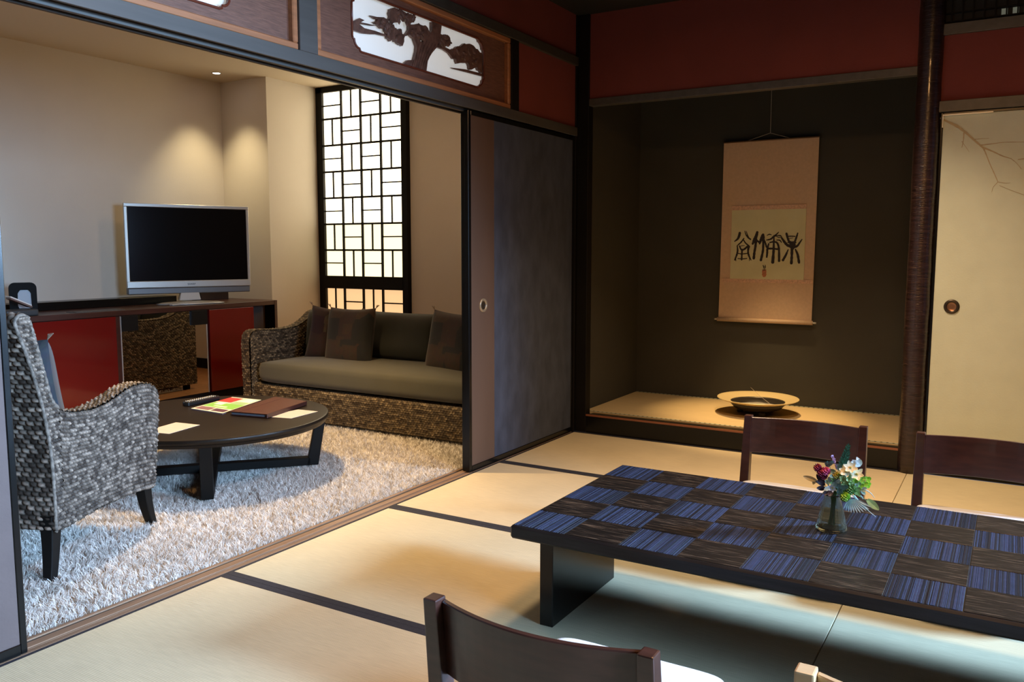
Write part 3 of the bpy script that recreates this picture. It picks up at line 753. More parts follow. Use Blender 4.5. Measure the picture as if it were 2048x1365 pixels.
def leafspray(name, m, t, base, a, b, n, L, w, spread=.9):
    mb = MB(base); a = Vector(a); b = Vector(b); d = (b-a).normalized(); s = d.cross(Vector((0, 1, 0))).normalized()
    for i in range(n):
        tt = i/(n-1); p = a.lerp(b, tt); k = L*(1-.55*tt)
        for sg in (-1, 1):
            petal(mb, p, d*(1-spread*.5)+s*sg*spread+Vector((0, random.uniform(-.3, .3), 0)), (0, -1, 0), k, w, .15, 3)
    petal(mb, b, d, (0, -1, 0), L*.6, w, .1, 3)
    mb.tube([a, a.lerp(b, .5), b], [.0009, .0008, .0004], 5)
    return mb.build(name, m, t)
t, p, b = stem('crimson_flower', 'stem of dark crimson pompom blooms at the upper left of the vase', (385, 440), -.01)
for q, r_, m_ in (((345, 388), .0095, crimson), ((392, 440), .011, crimson), ((418, 492), .009, crimson), ((447, 432), .0105, pinkp)): pompom('bloom', m_, t, b, P3(*q, -.012+random.uniform(-.006, .006)), r_)
t, p, b = stem('lavender_sprig', 'thin lilac sprig standing left of the dark fern', (590, 430), .0)
lm_ = MB(b); a0, a1 = P3(590, 440), P3(500, 272)
for i in range(26):
    q = a0.lerp(a1, i/25)+Vector((random.uniform(-.004, .004), random.uniform(-.004, .004), random.uniform(-.002, .002))); petal(lm_, q, (random.uniform(-1, 1), random.uniform(-1, 1), .6), (0, 0, 1), .006, .004, .2, 2)
lm_.tube([a0, a1], .0008, 5); lm_.build('florets', lilac, t)
t, p, b = stem('fern_sprig', 'dark green feathery fern sprig, tallest in the vase', (622, 400), .012)
leafspray('fern_frond', g_dark, t, b, P3(618, 420, .012), P3(692, 168, .012), 16, .016, .003, .6)
leafspray('fern_frond', g_dark, t, b, P3(640, 400, .012), P3(700, 240, .008), 10, .012, .003, .6)
t, p, b = stem('white_fan_flower', 'ruffled white fan-shaped flower at the upper right of the vase', (835, 345), -.005)
fm = MB(b)
for i in range(9):
    a = -.25+i*.19
    petal(fm, P3(855, 372, -.005), (math.cos(a+1.9)*1, -.25+.1*math.sin(i*2), math.sin(a+1.9)*.7), (0, -1, .2), .020+.003*math.sin(i*1.7), .009, .2, 4)
fm.build('petals', whitep, t)
for (q, lab) in (((690, 430), 'cream five-petalled flower below the fern in the vase'), ((745, 385), 'pale yellow starry flower near the top of the vase bunch'), ((820, 465), 'cream trailing flower at the right of the bunch top')):
    t, p, b = stem('cream_flower', lab, q, -.018)
    daisy('petals', cream, t, b, P3(*q, -.02), (.1, -.8, .5), .0165, 6, .6)
t, p, b = stem('white_daisy', 'small white flower hanging over the vase rim', (540, 612), -.028)
daisy('petals', whitep, t, b, P3(540, 612, -.03), (-.2, -.9, -.1), .011, 6, .6)
t, p, b = stem('mustard_button_flower', 'mustard green button flower in the middle of the bunch', (570, 480), -.012); pompom('bloom', mustard, t, b, P3(568, 482, -.014), .009, 60)
t, p, b = stem('lime_pompom', 'bright lime green pompom just above the vase rim', (690, 720), -.034, -.01); pompom('bloom', g_lime, t, b, P3(692, 716, -.032), .0115, 80)
t, p, b = stem('green_pompom', 'mid green pompom behind the lime one', (750, 640), -.018); pompom('bloom', g_mid, t, b, P3(748, 640, -.018), .0125, 80)
t, p, b = stem('green_hydrangea', 'cluster of pale green florets in the centre of the bunch', (690, 535), -.015)
for q in ((660, 520), (700, 545), (735, 515), (680, 570), (770, 600)): daisy('floret', fmat('floret_green', (.42, .58, .24)), t, b, P3(*q, -.02), (random.uniform(-.4, .4), -.8, .5), .010, 5, .7)
t, p, b = stem('clover_sprig', 'sprig of small bright green round leaves on the right side', (880, 560), -.005)
cm = MB(b)
for q in ((820, 530), (850, 560), (880, 520), (935, 545), (905, 590), (860, 610), (930, 610), (800, 560)):
    c0 = P3(*q, random.uniform(-.02, .01))
    for i in range(3):
        a = i*2.1+random.random(); petal(cm, c0, (math.cos(a), -.3, math.sin(a)), (0, -1, .3), .009, .009, .1, 3)
cm.build('leaves', g_lime, t)
t, p, b = stem('eucalyptus_sprig', 'round blue-green eucalyptus leaves over the rim', (620, 640), -.028)
em = MB(b)
for q, r_ in (((622, 662), .016), ((600, 590), .014), ((660, 610), .014), ((560, 570), .013), ((700, 600), .012)): petal(em, P3(q[0]-20, q[1]+20, -.030), (.5, -.15, .6), (0, -1, 0), r_, r_*.9, .12, 5)
em.build('leaves', g_blue, t)
t, p, b = stem('beige_leaf_stem', 'dry cream pointed leaf sticking out at the left', (300, 560), 0)
bm_ = MB(b); petal(bm_, P3(320, 560), (-1, -.1, .25), (0, -1, .3), .030, .011, .1, 6); petal(bm_, P3(300, 545), (-.3, -.2, -1), (0, -1, .3), .012, .008, .1, 4); bm_.build('leaves', beige, t)
t, p, b = stem('burgundy_leaf_stem', 'dark burgundy leaves at the left above the vase neck', (400, 570), -.005)
bm_ = MB(b)
for q, d in (((430, 600), (-1, -.2, .5)), ((440, 640), (-.8, -.3, .0)), ((400, 560), (-.7, 0, .8)), ((480, 640), (-.3, -.5, -.6)), ((430, 560), (-.9, .2, -.2)), ((520, 660), (-.2, -.6, -.5))): petal(bm_, P3(*q, -.01), d, (0, -1, .2), .020, .011, .15, 5)
bm_.build('leaves', burg, t)
t, p, b = stem('silver_needle_spray', 'pale blue-green needle leaves fanning down to the right', (700, 745), -.022)
nm = MB(b)
for i in range(11):
    a = -2.0+i*.17; petal(nm, P3(735+i*7, 755, -.022), (math.cos(a), -.25, math.sin(a)), (0, -1, .3), .026+.001*i, .0045, -.05, 4)
nm.build('needles', g_pale, t)
t, p, b = stem('trailing_grass', 'long thin pale grass blades drooping to the right', (800, 720), -.01)
gm = MB(b)
for pts in (((760, 720), (840, 800), (930, 890), (1035, 982)), ((780, 700), (850, 720), (880, 745), (885, 770)), ((780, 720), (860, 820), (950, 905)), ((880, 640), (940, 670), (985, 705), (1022, 755))):
    gm.tube([P3(*q, -.01) for q in pts], [.0014, .0016, .0012, .0005][:len(pts)] , 5)
gm.build('blades', g_pale, t)
t, p, b = stem('variegated_leaf_stem', 'broad green leaf with yellow edge at the far right of the vase', (930, 800), 0)
bm_ = MB(b); petal(bm_, P3(930, 785), (1, -.1, -.75), (0, -1, .4), .031, .015, -.1, 6); bm_.build('leaf', fmat('variegated', (.33, .42, .14)), t)
t, p, b = stem('mint_sprig', 'small teal sprig behind the crimson blooms', (470, 370), .01)
leafspray('leaves', g_blue, t, b, P3(420, 380, .01), P3(505, 352, .01), 6, .009, .005, .8)
for (q, lab, m_, nn, Lm) in (((640, 560), 'broad mid green leaves filling the centre of the vase bunch', g_mid, 12, .020), ((760, 620), 'light green leaf cluster behind the lime pompom', fmat('light_leaf', (.42, .62, .22)), 12, .018), ((520, 600), 'silvery green leaves left of centre in the vase bunch', g_pale, 9, .017), ((840, 640), 'small silvery twig of leaves reaching right', g_pale, 9, .014), ((600, 470), 'grey-green filler leaves behind the cream flower', g_blue, 10, .017)):
    t, p, b = stem('leaf_stem', lab, q, random.uniform(-.018, .018))
    fm2 = MB(b)
    for i in range(nn):
        a = i*2.4; rr_ = .55+.45*random.random()
        petal(fm2, P3(q[0]+55*math.cos(a)*rr_, q[1]+50*math.sin(a)*rr_, random.uniform(-.02, .015)), (math.cos(a), random.uniform(-.5, .1), -math.sin(a)+.25), (0, -1, .35), Lm*random.uniform(.7, 1), Lm*.55, .2, 4)
    fm2.build('leaves', m_, t)

# ================================================================== ALCOVE: bowl and scroll
BX, BY = .985, 5.30
t = thing('shallow_bowl', 'wide gold-rimmed bowl with silvery inside on the alcove mat', 'bowl', (BX, BY, .1145))
off = (BX, BY, .1145)
MB(off).lathe([(.166, .080), (.172, .083), (.235, .098), (.248, .103), (.250, .0995), (.236, .093), (.180, .076), (.166, .074)], (BX, BY, .1145), 64, caps=False).build('rim', gold_rim, t, 0, True)
MB(off).lathe([(.171, .081), (.150, .056), (.110, .040), (.05, .035), (.001, .034)], (BX, BY, .1145), 64, caps=False).build('bowl_inside', pewter_m, t, 0, True)
MB(off).lathe([(.001, .022), (.10, .024), (.14, .036), (.176, .074), (.170, .078), (.13, .05)], (BX, BY, .1145), 64, caps=False).build('bowl_outside', bowl_dark, t, 0, True)
for q in range(3):
    a = -PI/2+.5+q*2*PI/3
    MB(off).lathe([(.018, 0), (.022, .012), (.020, .030)], (BX+.11*math.cos(a), BY+.11*math.sin(a), .1145), 14).build('foot', bowl_dark, t, 0, True)
tw = MB((BX-.05, BY+.05, .15)).tube([(BX+.06, BY+.10, .160), (BX-.03, BY+.15, .205), (BX-.10, BY+.20, .245)], [.0012, .001, .0006], 5).build('twig', cord_m, None, loc=(BX-.05, BY+.05, .15)); tag(tw, 'fine pale twig leaning out of the gold-rimmed bowl', 'twig')

sx0, sx1, sz0, sz1, sy = .611, 1.223, .672, 1.858, 5.672
t = thing('hanging_scroll', 'tall peach silk hanging scroll with black brush characters on the alcove wall', 'scroll', ((sx0+sx1)/2, 5.685, sz0))
off = Vector(t.location)
m = MB(off); N = 24
ring0 = []
for i in range(N+1):
    z = sz0+(sz1-sz0)*i/N; y = sy+.006*math.sin(i/N*PI)
    ring0.append([(sx0-.006*(1-i/N), y, z), (sx1-.004*(1-i/N), y, z), (sx1-.004*(1-i/N), y+.0015, z), (sx0-.006*(1-i/N), y+.0015, z)])
m.loft(ring0); m.build('silk_mount', scroll_silk, t)
def sy_at(z): return sy+.006*math.sin((z-sz0)/(sz1-sz0)*PI)
px0, px1, pz0, pz1 = .678, 1.160, .950, 1.408
paper_p = MB(off).box(px0, px1, sy-.0005, sy+.003, pz0, pz1).build('paper_panel', scroll_paper, t)
MB(off).box(px0-.001, px1+.001, sy-.0002, sy+.003, pz1, pz1+.028).build('brocade_band', scroll_band, t); MB(off).box(sx0+.012, sx1-.006, sy-.0002, sy+.003, pz0-.024, pz0).build('brocade_band', scroll_band, t)
roller = MB(off).tube([(sx0-.012, sy-.006, sz0), (sx1+.004, sy-.006, sz0)], .014, 16).build('roller', scroll_silk, t, 0, True)
for a, b in ((sx0-.032, sx0-.012), (sx1+.004, sx1+.026)): MB(off).tube([(a, sy-.006, sz0), (b, sy-.006, sz0)], .006, 12).build('roller_knob', white_plastic, roller, 0, True)
MB(off).tube([(sx0-.002, sy, sz1), (sx1+.002, sy, sz1)], .005, 10).build('top_rod', mat('top_rod_brown', (.16, .09, .05), .5), t, 0, True)
MB(off).tube([(.775, sy, sz1+.004), (.915, sy+.004, sz1+.044), (1.04, sy, sz1+.004)], .0018, 6).build('cord', cord_m, t)
MB(off).tube([(.915, sy+.004, sz1+.044), (.912, sy+.01, 2.44)], .0020, 6).build('cord', cord_m, t)
cf = bil([.6383, 1.3116, 1.2207, 1.3031, .6487, .9416, 1.234, .9524], 2048, 1252)
s = .000284
def S(pts, ws): return (pts, [w*s for w in ws])
strokes = [
 # first character (left)
 S([(335, 185), (320, 250), (285, 320), (215, 372)], [60, 62, 50, 24]), S([(455, 140), (480, 220), (530, 290), (590, 340)], [16, 26, 30, 14]), S([(490, 145), (510, 210), (545, 290), (590, 325)], [14, 22, 30, 30]),
 S([(430, 310), (370, 390), (290, 460)], [30, 34, 28]), S([(425, 340), (470, 410), (540, 470), (560, 500)], [26, 30, 34, 44]), S([(275, 470), (285, 580), (265, 680), (215, 800)], [26, 44, 44, 30]), S([(250, 700), (240, 760), (245, 820)], [24, 24, 16]),
 S([(545, 500), (530, 600), (550, 700), (600, 800)], [58, 44, 44, 20]), S([(555, 690), (565, 750), (560, 820)], [26, 22, 12]),
 S([(330, 480), (370, 560), (430, 560), (520, 490)], [30, 40, 44, 50]), S([(390, 560), (385, 680), (380, 790)], [44, 40, 40]), S([(290, 650), (390, 660), (520, 650)], [22, 24, 22]), S([(290, 765), (390, 775), (500, 765)], [18, 26, 22]), S([(320, 490), (390, 475), (450, 470)], [12, 18, 10]),
 # second
 S([(745, 170), (720, 260), (680, 340), (640, 430)], [56, 76, 76, 44]), S([(715, 330), (705, 480), (680, 620), (665, 760)], [64, 56, 56, 62]), S([(720, 340), (760, 370), (800, 400)], [30, 40, 50]),
 S([(880, 225), (850, 300), (815, 380), (800, 430)], [70, 74, 60, 36]), S([(890, 260), (885, 420), (875, 600), (830, 800)], [60, 52, 52, 60]), S([(900, 330), (930, 410), (960, 500)], [34, 40, 44]),
 # third
 S([(1235, 165), (1180, 220), (1120, 265), (1060, 320), (960, 345)], [16, 34, 44, 40, 22]), S([(970, 240), (1020, 215), (1070, 225)], [14, 26, 16]), S([(1120, 270), (1200, 245), (1270, 245), (1300, 265)], [24, 22, 30, 20]), S([(1190, 265), (1240, 285), (1290, 280)], [14, 20, 16]),
 S([(1130, 240), (1125, 400), (1120, 600), (1100, 850)], [26, 44, 56, 76]), S([(1010, 430), (980, 540), (975, 640), (965, 730)], [34, 50, 48, 40]), S([(1040, 400), (1120, 385), (1200, 410), (1240, 540), (1245, 820)], [30, 34, 44, 48, 56]), S([(1000, 540), (1110, 540), (1220, 555)], [44, 46, 36]), S([(1190, 345), (1260, 350), (1300, 400)], [18, 30, 18]),
 # fourth
 S([(1300, 290), (1360, 380), (1430, 460), (1520, 490)], [36, 56, 60, 76]), S([(1410, 195), (1435, 290), (1470, 380), (1520, 430)], [50, 48, 50, 60]), S([(1440, 262), (1520, 258), (1600, 262)], [22, 26, 22]), S([(1460, 305), (1510, 305), (1560, 295)], [10, 14, 10]),
 S([(1660, 190), (1630, 290), (1600, 370), (1575, 430)], [30, 44, 48, 70]), S([(1755, 330), (1700, 410), (1650, 480), (1580, 500)], [22, 40, 50, 70]), S([(1500, 400), (1550, 460), (1540, 540)], [70, 130, 80]), S([(1440, 400), (1560, 395), (1620, 400)], [24, 44, 26]),
 S([(1450, 560), (1400, 680), (1335, 800)], [22, 50, 56]), S([(1535, 500), (1530, 700), (1520, 870)], [70, 56, 64]), S([(1610, 560), (1660, 680), (1690, 860)], [30, 54, 56]),
 # signature
 S([(880, 920), (900, 960), (890, 990)], [16, 20, 18]), S([(930, 915), (935, 960), (915, 1000)], [14, 18, 18]), S([(880, 950), (910, 955), (935, 950)], [10, 10, 10]), S([(860, 1030), (905, 1030), (955, 1026)], [8, 14, 8])]
o = ribbon('brush_characters', strokes, cf, 1, sy-.0010, ink_m, t); o.parent = paper_p
ribbon('red_seal', [S([(905, 1055), (905, 1150)], [100, 100])], cf, 1, sy-.0010, seal_m, t).parent = paper_p

# ================================================================== RUG
def value_noise(x, y, sd):
    r = np.random.default_rng(sd); g = r.random((64, 64)); xi = np.floor(x).astype(int) % 63; yi = np.floor(y).astype(int) % 63
    fx, fy = x-np.floor(x), y-np.floor(y); fx = fx*fx*(3-2*fx); fy = fy*fy*(3-2*fy)
    return (g[xi, yi]*(1-fx)+g[xi+1, yi]*fx)*(1-fy)+(g[xi, yi+1]*(1-fx)+g[xi+1, yi+1]*fx)*fy
rx0, rx1, ry0, ry1 = -2.20, -.118, .45, 4.56
rug = thing('shaggy_rug', 'pale shaggy rug covering the lounge floor', 'rug', ((rx0+rx1)/2, (ry0+ry1)/2, -.029))
roff = np.array(rug.location)
box('rug_base', rx0+.01, rx1, ry0, ry1, -.029, -.014, rug_base_m, rug, .004)
n = 300000
bx = rng.uniform(rx0, rx1-.004, n); by = rng.uniform(ry0, ry1, n)
keep = rng.random(n) < np.where(by < 3.6, 1.0, .75); bx, by = bx[keep], by[keep]; n = len(bx)
cs = .022
cx = (np.floor(bx/cs)+.5)*cs; cy = (np.floor(by/cs)+.5)*cs
hsh = np.sin(np.floor(bx/cs)*12.9898+np.floor(by/cs)*78.233)*43758.5453; hsh = hsh-np.floor(hsh)
ang = hsh*2*PI+rng.normal(0, .7, n); L = .027*rng.uniform(.7, 1.15, n); lean = rng.uniform(.25, .95, n)
dx, dy = np.cos(ang)*lean*L, np.sin(ang)*lean*L
wd = rng.uniform(.0013, .0024, n); wa = rng.uniform(0, PI, n); wx, wy = np.cos(wa)*wd/2, np.sin(wa)*wd/2
hz = L*np.sqrt(np.maximum(.1, 1-(lean*.72)**2))
base = np.stack([bx, by, np.full(n, -.016)], 1); mid = base+np.stack([dx*.30+(cx-bx)*.2, dy*.30+(cy-by)*.2, hz*.62], 1); tip = base+np.stack([dx+(cx-bx)*.35, dy+(cy-by)*.35, hz*.98], 1)
tip[:, 0] = np.minimum(tip[:, 0], rx1+.006)
w3 = np.stack([wx, wy, np.zeros(n)], 1)
V = np.stack([base-w3, base+w3, mid-w3, mid+w3, tip-w3*.35, tip+w3*.35], 1).reshape(-1, 3)-roff
i0 = np.arange(n)*6
quads = np.concatenate([np.stack([i0, i0+1, i0+3, i0+2], 1), np.stack([i0+2, i0+3, i0+5, i0+4], 1)])
tn = np.clip(hsh*.35+rng.random(n)*.5+value_noise(bx*9, by*9, 3)*.3, 0, 1)
pile = link('pile', np_mesh('pile', V, [quads], np.repeat(tn, 6)), rug_m, rug, kind='stuff')

# ================================================================== WICKER
def weave(Pf, Nf, sl, tl, res, ps, pt, amp, seed=0, mask=None):
    """Pf(s,t)->points for arrays s in[0,1], t in[0,1]; sl, tl = lengths; real woven relief"""
    ns = max(4, int(sl/res)); nt_ = max(4, int(tl/res))
    s, t = np.meshgrid(np.linspace(0, 1, ns+1), np.linspace(0, 1, nt_+1), indexing='ij')
    P = Pf(s, t); eps = 1e-3
    if Nf is None:
        du = Pf(np.minimum(s+eps, 1), t)-Pf(np.maximum(s-eps, 0), t); dv = Pf(s, np.minimum(t+eps, 1))-Pf(s, np.maximum(t-eps, 0))
        N = np.cross(du, dv); N /= np.linalg.norm(N, axis=-1, keepdims=True)+1e-12
    else: N = np.broadcast_to(np.array(Nf, float), P.shape)
    a = s*sl; b = t*tl
    b2 = b+.0015*np.sin(a*40+seed); row = np.floor(b2/pt); aa = a/ps+.5*(row % 2)+.12*np.sin(row*1.7); col = np.floor(aa)
    fs, ft = aa-col, b2/pt-row
    # slanted twist inside every stitch
    fs2 = np.clip(fs+.25*(ft-.5), 0, 1)
    h = (np.sin(PI*fs2)**.55)*(np.sin(PI*ft)**.6)
    hs = np.sin(row*127.1+col*311.7+seed*17.3)*43758.5453; hs -= np.floor(hs)
    hr = np.sin(row*45.1+seed*3.3)*9758.54; hr -= np.floor(hr)
    P = P+N*(amp*h*(.65+.5*hs))[..., None]
    tone = np.clip((hs*.8+hr*.2), 0, 1)**1.8*(.15+.85*h)  # tone drops in the gaps between stitches, painting their shade
    idx = np.arange((ns+1)*(nt_+1)).reshape(ns+1, nt_+1)
    q = np.stack([idx[:-1, :-1], idx[1:, :-1], idx[1:, 1:], idx[:-1, 1:]], -1).reshape(-1, 4)
    return P.reshape(-1, 3), q, tone.ravel()
class Wick:
    def __init__(s): s.V, s.F, s.T, s.n = [], [], [], 0
    def add(s, r):
        V, F, T = r; s.V.append(V); s.F.append(F+s.n); s.T.append(T); s.n += len(V); return s
    def build(s, name, m, parent, off=(0, 0, 0)):
        me = np_mesh(name, np.concatenate(s.V)-np.array(off, float), [np.concatenate(s.F)], np.concatenate(s.T), True)
        return link(name, me, m, parent)
def resample(path, n=200):
    p = np.array(path, float); d = np.r_[0, np.cumsum(np.hypot(*np.diff(p, axis=0).T))]
    # smooth by Chaikin
    for _ in range(2):
        q = [p[0]]
        for a, b in zip(p[:-1], p[1:]): q += [a*.75+b*.25, a*.25+b*.75]
        q.append(p[-1]); p = np.array(q)
    d = np.r_[0, np.cumsum(np.hypot(*np.diff(p, axis=0).T))]
    return p, d/d[-1], d[-1]
def strip(path, x0, x1, flip=False, x1f=None, **kw):
    """ruled surface: path in (u=y, z) plane, extruded across x0..x1"""
    p, d, Lp = resample(path)
    def Pf(s, t):
        y = np.interp(t, d, p[:, 0]); z = np.interp(t, d, p[:, 1]); ss = 1-s if flip else s
        return np.stack([x0+(x1-x0)*ss, y, z], -1)
    return weave(Pf, None, abs(x1-x0), Lp, **kw)
def face(lo, hi, u0, u1, x, sign, **kw):
    """vertical-side panel at x, from lo(u) to hi(u)"""
    L = abs(u1-u0); uu = np.linspace(u0, u1, 100); H = float(np.mean(hi(uu)-lo(uu)))
    Hm = float(np.max(hi(uu)-lo(uu)))
    def Pf(s, t):
        u = u0+(u1-u0)*s; a, b = lo(u), hi(u)
        return np.stack([np.full_like(u, x), u, a+(b-a)*t], -1)
    return weave(Pf, (sign, 0, 0), L, Hm, **kw)
def fn(pts):
    a = np.array(sorted(pts), float); return lambda u: np.interp(u, a[:, 0], a[:, 1])

# ---- armchair, local frame: x = right, y = forward, origin at the rear right leg foot
th = math.atan2(-.923177, .384377)  # unused helper
CW = .70
ac = thing('wicker_armchair', 'high-backed gray woven wicker armchair with dark legs on the shaggy rug', 'armchair', (-.46, 1.618, -.01), math.atan2(.384377, .923177))
kw = dict(res=.0025, ps=.0165, pt=.0145, amp=.009)
arm_top = [(.043, .600), (.09, .583), (.134, .575), (.217, .568), (.306, .575), (.37, .590), (.435, .607), (.48, .613), (.52, .614), (.57, .610), (.608, .600), (.635, .585), (.655, .565)]
low = fn([(-.02, .20), (.0, .185), (.059, .182), (.244, .195), (.401, .192), (.537, .183), (.61, .172), (.67, .172)])
front_u = fn([(.17, .605), (.2, .610), (.311, .628), (.414, .644), (.47, .652), (.53, .660), (.565, .655)])
rear_u = fn([(.18, .0), (.45, .0), (.62, -.030), (.78, -.080), (.915, -.135), (.935, -.125)])
frnt_b = fn([(.18, .043), (.60, .043), (.641, .010), (.704, -.006), (.809, -.038), (.90, -.060), (.935, -.075)])
def armface(x, sign, seed):
    # s spans rear->front with the front edge curved
    def Pf(s, t):
        H = fn(arm_top); u = .043+(.655-.043)*s; a, b = low(u), H(u); z = a+(b-a)*t
        fe = front_u(z); u2 = .043+(fe-.043)*s
        return np.stack([np.full_like(u, x), u2, z], -1)
    return weave(Pf, (sign, 0, 0), .61, .41, seed=seed, **kw)
def backface(x, sign, seed):
    def Pf(s, t):
        z = .183+(.933-.183)*t; u = rear_u(z)+(frnt_b(z)-rear_u(z))*s
        return np.stack([np.full_like(u, x), u, z], -1)
    return weave(Pf, (sign, 0, 0), .07, .75, seed=seed, **kw)
for side, xo, xi in (('r', 0.0, -.065), ('l', -CW, -CW+.065)):
    w = Wick(); sg = 1 if side == 'r' else -1
    w.add(armface(xo, sg, 1)).add(armface(xi, -sg, 2)).add(backface(xo, sg, 3)).add(backface(xi, -sg, 4))
    topfront = arm_top + [(.660, .53), (.652, .47), (.644, .414), (.628, .311), (.610, .2), (.605, .175)]
    w.add(strip(topfront, min(xo, xi)-.001, max(xo, xi)+.001, seed=5, **kw))
    w.add(strip([(.605, .172), (.537, .183), (.401, .192), (.244, .195), (.059, .182), (0, .185)], min(xo, xi), max(xo, xi), seed=6, **kw))
    w.build('arm_side', wicker_gray, ac)
def rope(name, path, x, r, parent, m, off=(0, 0, 0), n_sub=260):
    p, d, Lp = resample(path); t_ = np.linspace(0, 1, n_sub); y = np.interp(t_, d, p[:, 0]); z = np.interp(t_, d, p[:, 1])
    me_b = MB(off).tube([(x, a, b) for a, b in zip(y, z)], [r*(1+.28*abs(math.sin(q*PI*Lp/.026/2*2/n_sub*1.0))) for q in range(n_sub)], 8)
    o = me_b.build(name, m, parent, 0, True)
    tn = np.repeat(np.random.default_rng(5).random(n_sub//6+2), 6)[:n_sub]; a_ = o.data.attributes.new('tone', 'FLOAT', 'POINT')
    vals = np.repeat(tn, 8)[:len(o.data.vertices)]; a_.data.foreach_set('value', vals.astype(np.float32)); return o
w = Wick()
rear_path = [(.0, .185), (.0, .45), (-.030, .62), (-.080, .78), (-.135, .905), (-.138, .925), (-.120, .940), (-.090, .940), (-.068, .915)]
w.add(strip(rear_path, -CW-.002, .002, seed=7, res=.0032, ps=.030, pt=.017, amp=.010))
w.add(strip([(-.068, .915), (-.038, .809), (-.006, .704), (.010, .60), (.045, .42)], -CW+.06, -.06, seed=8, res=.006, ps=.03, pt=.017, amp=.008))
w.build('backrest', wicker_gray, ac)
for xx in (.001, -CW-.001): rope('edge_rope', rear_path+[(-.038, .809), (-.006, .704), (.010, .640), (.045, .605)], xx, .0055, ac, rope_m)
w = Wick(); w.add(strip([(.60, .345), (.625, .34), (.62, .26), (.60, .19)], -CW+.06, -.06, seed=9, res=.006, ps=.03, pt=.017, amp=.008)); w.build('seat_apron', wicker_gray, ac)
def rounded_cushion(name, x0, x1, y0, y1, z0, z1, m, parent, e=.18, off=(0, 0, 0), dome=.012, nz=7):
    mb = MB(off); N = 56; rings = []
    prof = [(0, .93), (.06, .985), (.3, 1.0), (.7, 1.0), (.9, .985), (.97, .94)]
    cx_, cy_ = (x0+x1)/2, (y0+y1)/2; hx, hy = (x1-x0)/2, (y1-y0)/2
    def ring(k, z):
        R = []
        for q in range(N):
            a = 2*PI*q/N; ca, sa = math.cos(a), math.sin(a)
            R.append((cx_+hx*math.copysign(abs(ca)**e, ca)*k, cy_+hy*math.copysign(abs(sa)**e, sa)*k, z))
        return R
    rings = [ring(.3, z0)]+[ring(k, z0+(z1-z0)*t) for t, k in prof]+[ring(.8, z1+dome*.5), ring(.5, z1+dome), ring(.02, z1+dome*1.1)]
    mb.loft(rings); return mb.build(name, m, parent, 0, True)
rounded_cushion('seat_cushion', -CW+.07, -.07, .04, .60, .33, .43, dark_olive_cloth, ac)
for (lx, ly, cv, big) in ((-.035, .02, -.02, 1), (-.035, .575, .055, 0), (-CW+.035, .02, -.02, 1), (-CW+.035, .575, .055, 0)):
    m = MB(); rings = []
    for t_ in range(7):
        q = t_/6; z = .235*(1-q)+.0*q; a = (.052-.018*q)/2
        y = ly+cv*q*q; rings.append([(lx-a, y-a, z), (lx+a, y-a, z), (lx+a, y+a, z), (lx-a, y+a, z)])
    m.loft(rings); m.build('leg', black_wood, ac, .003)

# ---- pillows
def pillow_mesh(w, h, t, seed=0, n=22, pinch=.07):
    V = []; F = []; r = random.Random(seed)
    for side in (1, -1):
        for i in range(n+1):
            for j in range(n+1):
                u, v_ = -1+2*i/n, -1+2*j/n
                k = 1-pinch*((1-u*u)*(abs(v_)**3)+(1-v_*v_)*(abs(u)**3))
                d = ((1-u**4)*(1-v_**4))**.5*(1+.05*math.sin(3*u+seed)*math.cos(2.5*v_+seed))
                V.append((u*w/2*(1-pinch*(1-v_*v_)*abs(u)**2*1.0), side*t/2*d, v_*h/2*(1-pinch*(1-u*u)*abs(v_)**2)))
    N = (n+1)*(n+1)
    for sidei in range(2):
        for i in range(n):
            for j in range(n):
                a = sidei*N+i*(n+1)+j; q = (a, a+n+1, a+n+2, a+1)
                F.append(q if sidei else q[::-1])
    me = np_mesh('pillow_cover', V, [np.array(F)], None, True); return me
def patch_mat(name, cols, scale=7):
    m = mat(name, cols[0], .8, sheen=.2)
    nt = m.node_tree; b = nt.nodes['Principled BSDF']; tc = nt.nodes.new('ShaderNodeTexCoord')
    vo = nt.nodes.new('ShaderNodeTexVoronoi'); vo.inputs['Scale'].default_value = scale; vo.distance = 'CHEBYCHEV'; vo.inputs['Randomness'].default_value = .7
    nt.links.new(tc.outputs['Object'], vo.inputs['Vector'])
    sp = nt.nodes.new('ShaderNodeSeparateColor'); nt.links.new(vo.outputs['Color'], sp.inputs[0])
    cr = nt.nodes.new('ShaderNodeValToRGB'); cr.color_ramp.interpolation = 'CONSTANT'; e = cr.color_ramp.elements
    e[0].color = (*cols[0], 1); e[1].position = 1/len(cols); e[1].color = (*cols[1], 1)
    for i, c in enumerate(cols[2:]): q = e.new((i+2)/len(cols)); q.color = (*c, 1)
    nt.links.new(sp.outputs[0], cr.inputs[0])
    n2 = nt.nodes.new('ShaderNodeTexNoise'); n2.inputs['Scale'].default_value = 38; nt.links.new(tc.outputs['Object'], n2.inputs['Vector'])
    mu = nt.nodes.new('ShaderNodeMix'); mu.data_type = 'RGBA'; mu.blend_type = 'MULTIPLY'; mu.inputs[0].default_value = .6
    nt.links.new(cr.outputs[0], mu.inputs[6]); nt.links.new(n2.outputs['Color'], mu.inputs[7]); nt.links.new(mu.outputs[2], b.inputs['Base Color'])
    return m
patch_a = patch_mat('patchwork_wine', [(.035, .007, .013), (.11, .08, .045), (.012, .012, .010), (.05, .02, .014), (.14, .12, .08)])
patch_b = patch_mat('patchwork_brown', [(.008, .008, .007), (.038, .015, .010), (.010, .010, .010), (.05, .024, .010), (.006, .006, .007)])
blue_cloth = patch_mat('slate_blue_silk', [(.020, .028, .040), (.014, .018, .026), (.028, .034, .045), (.016, .022, .032)], 4)
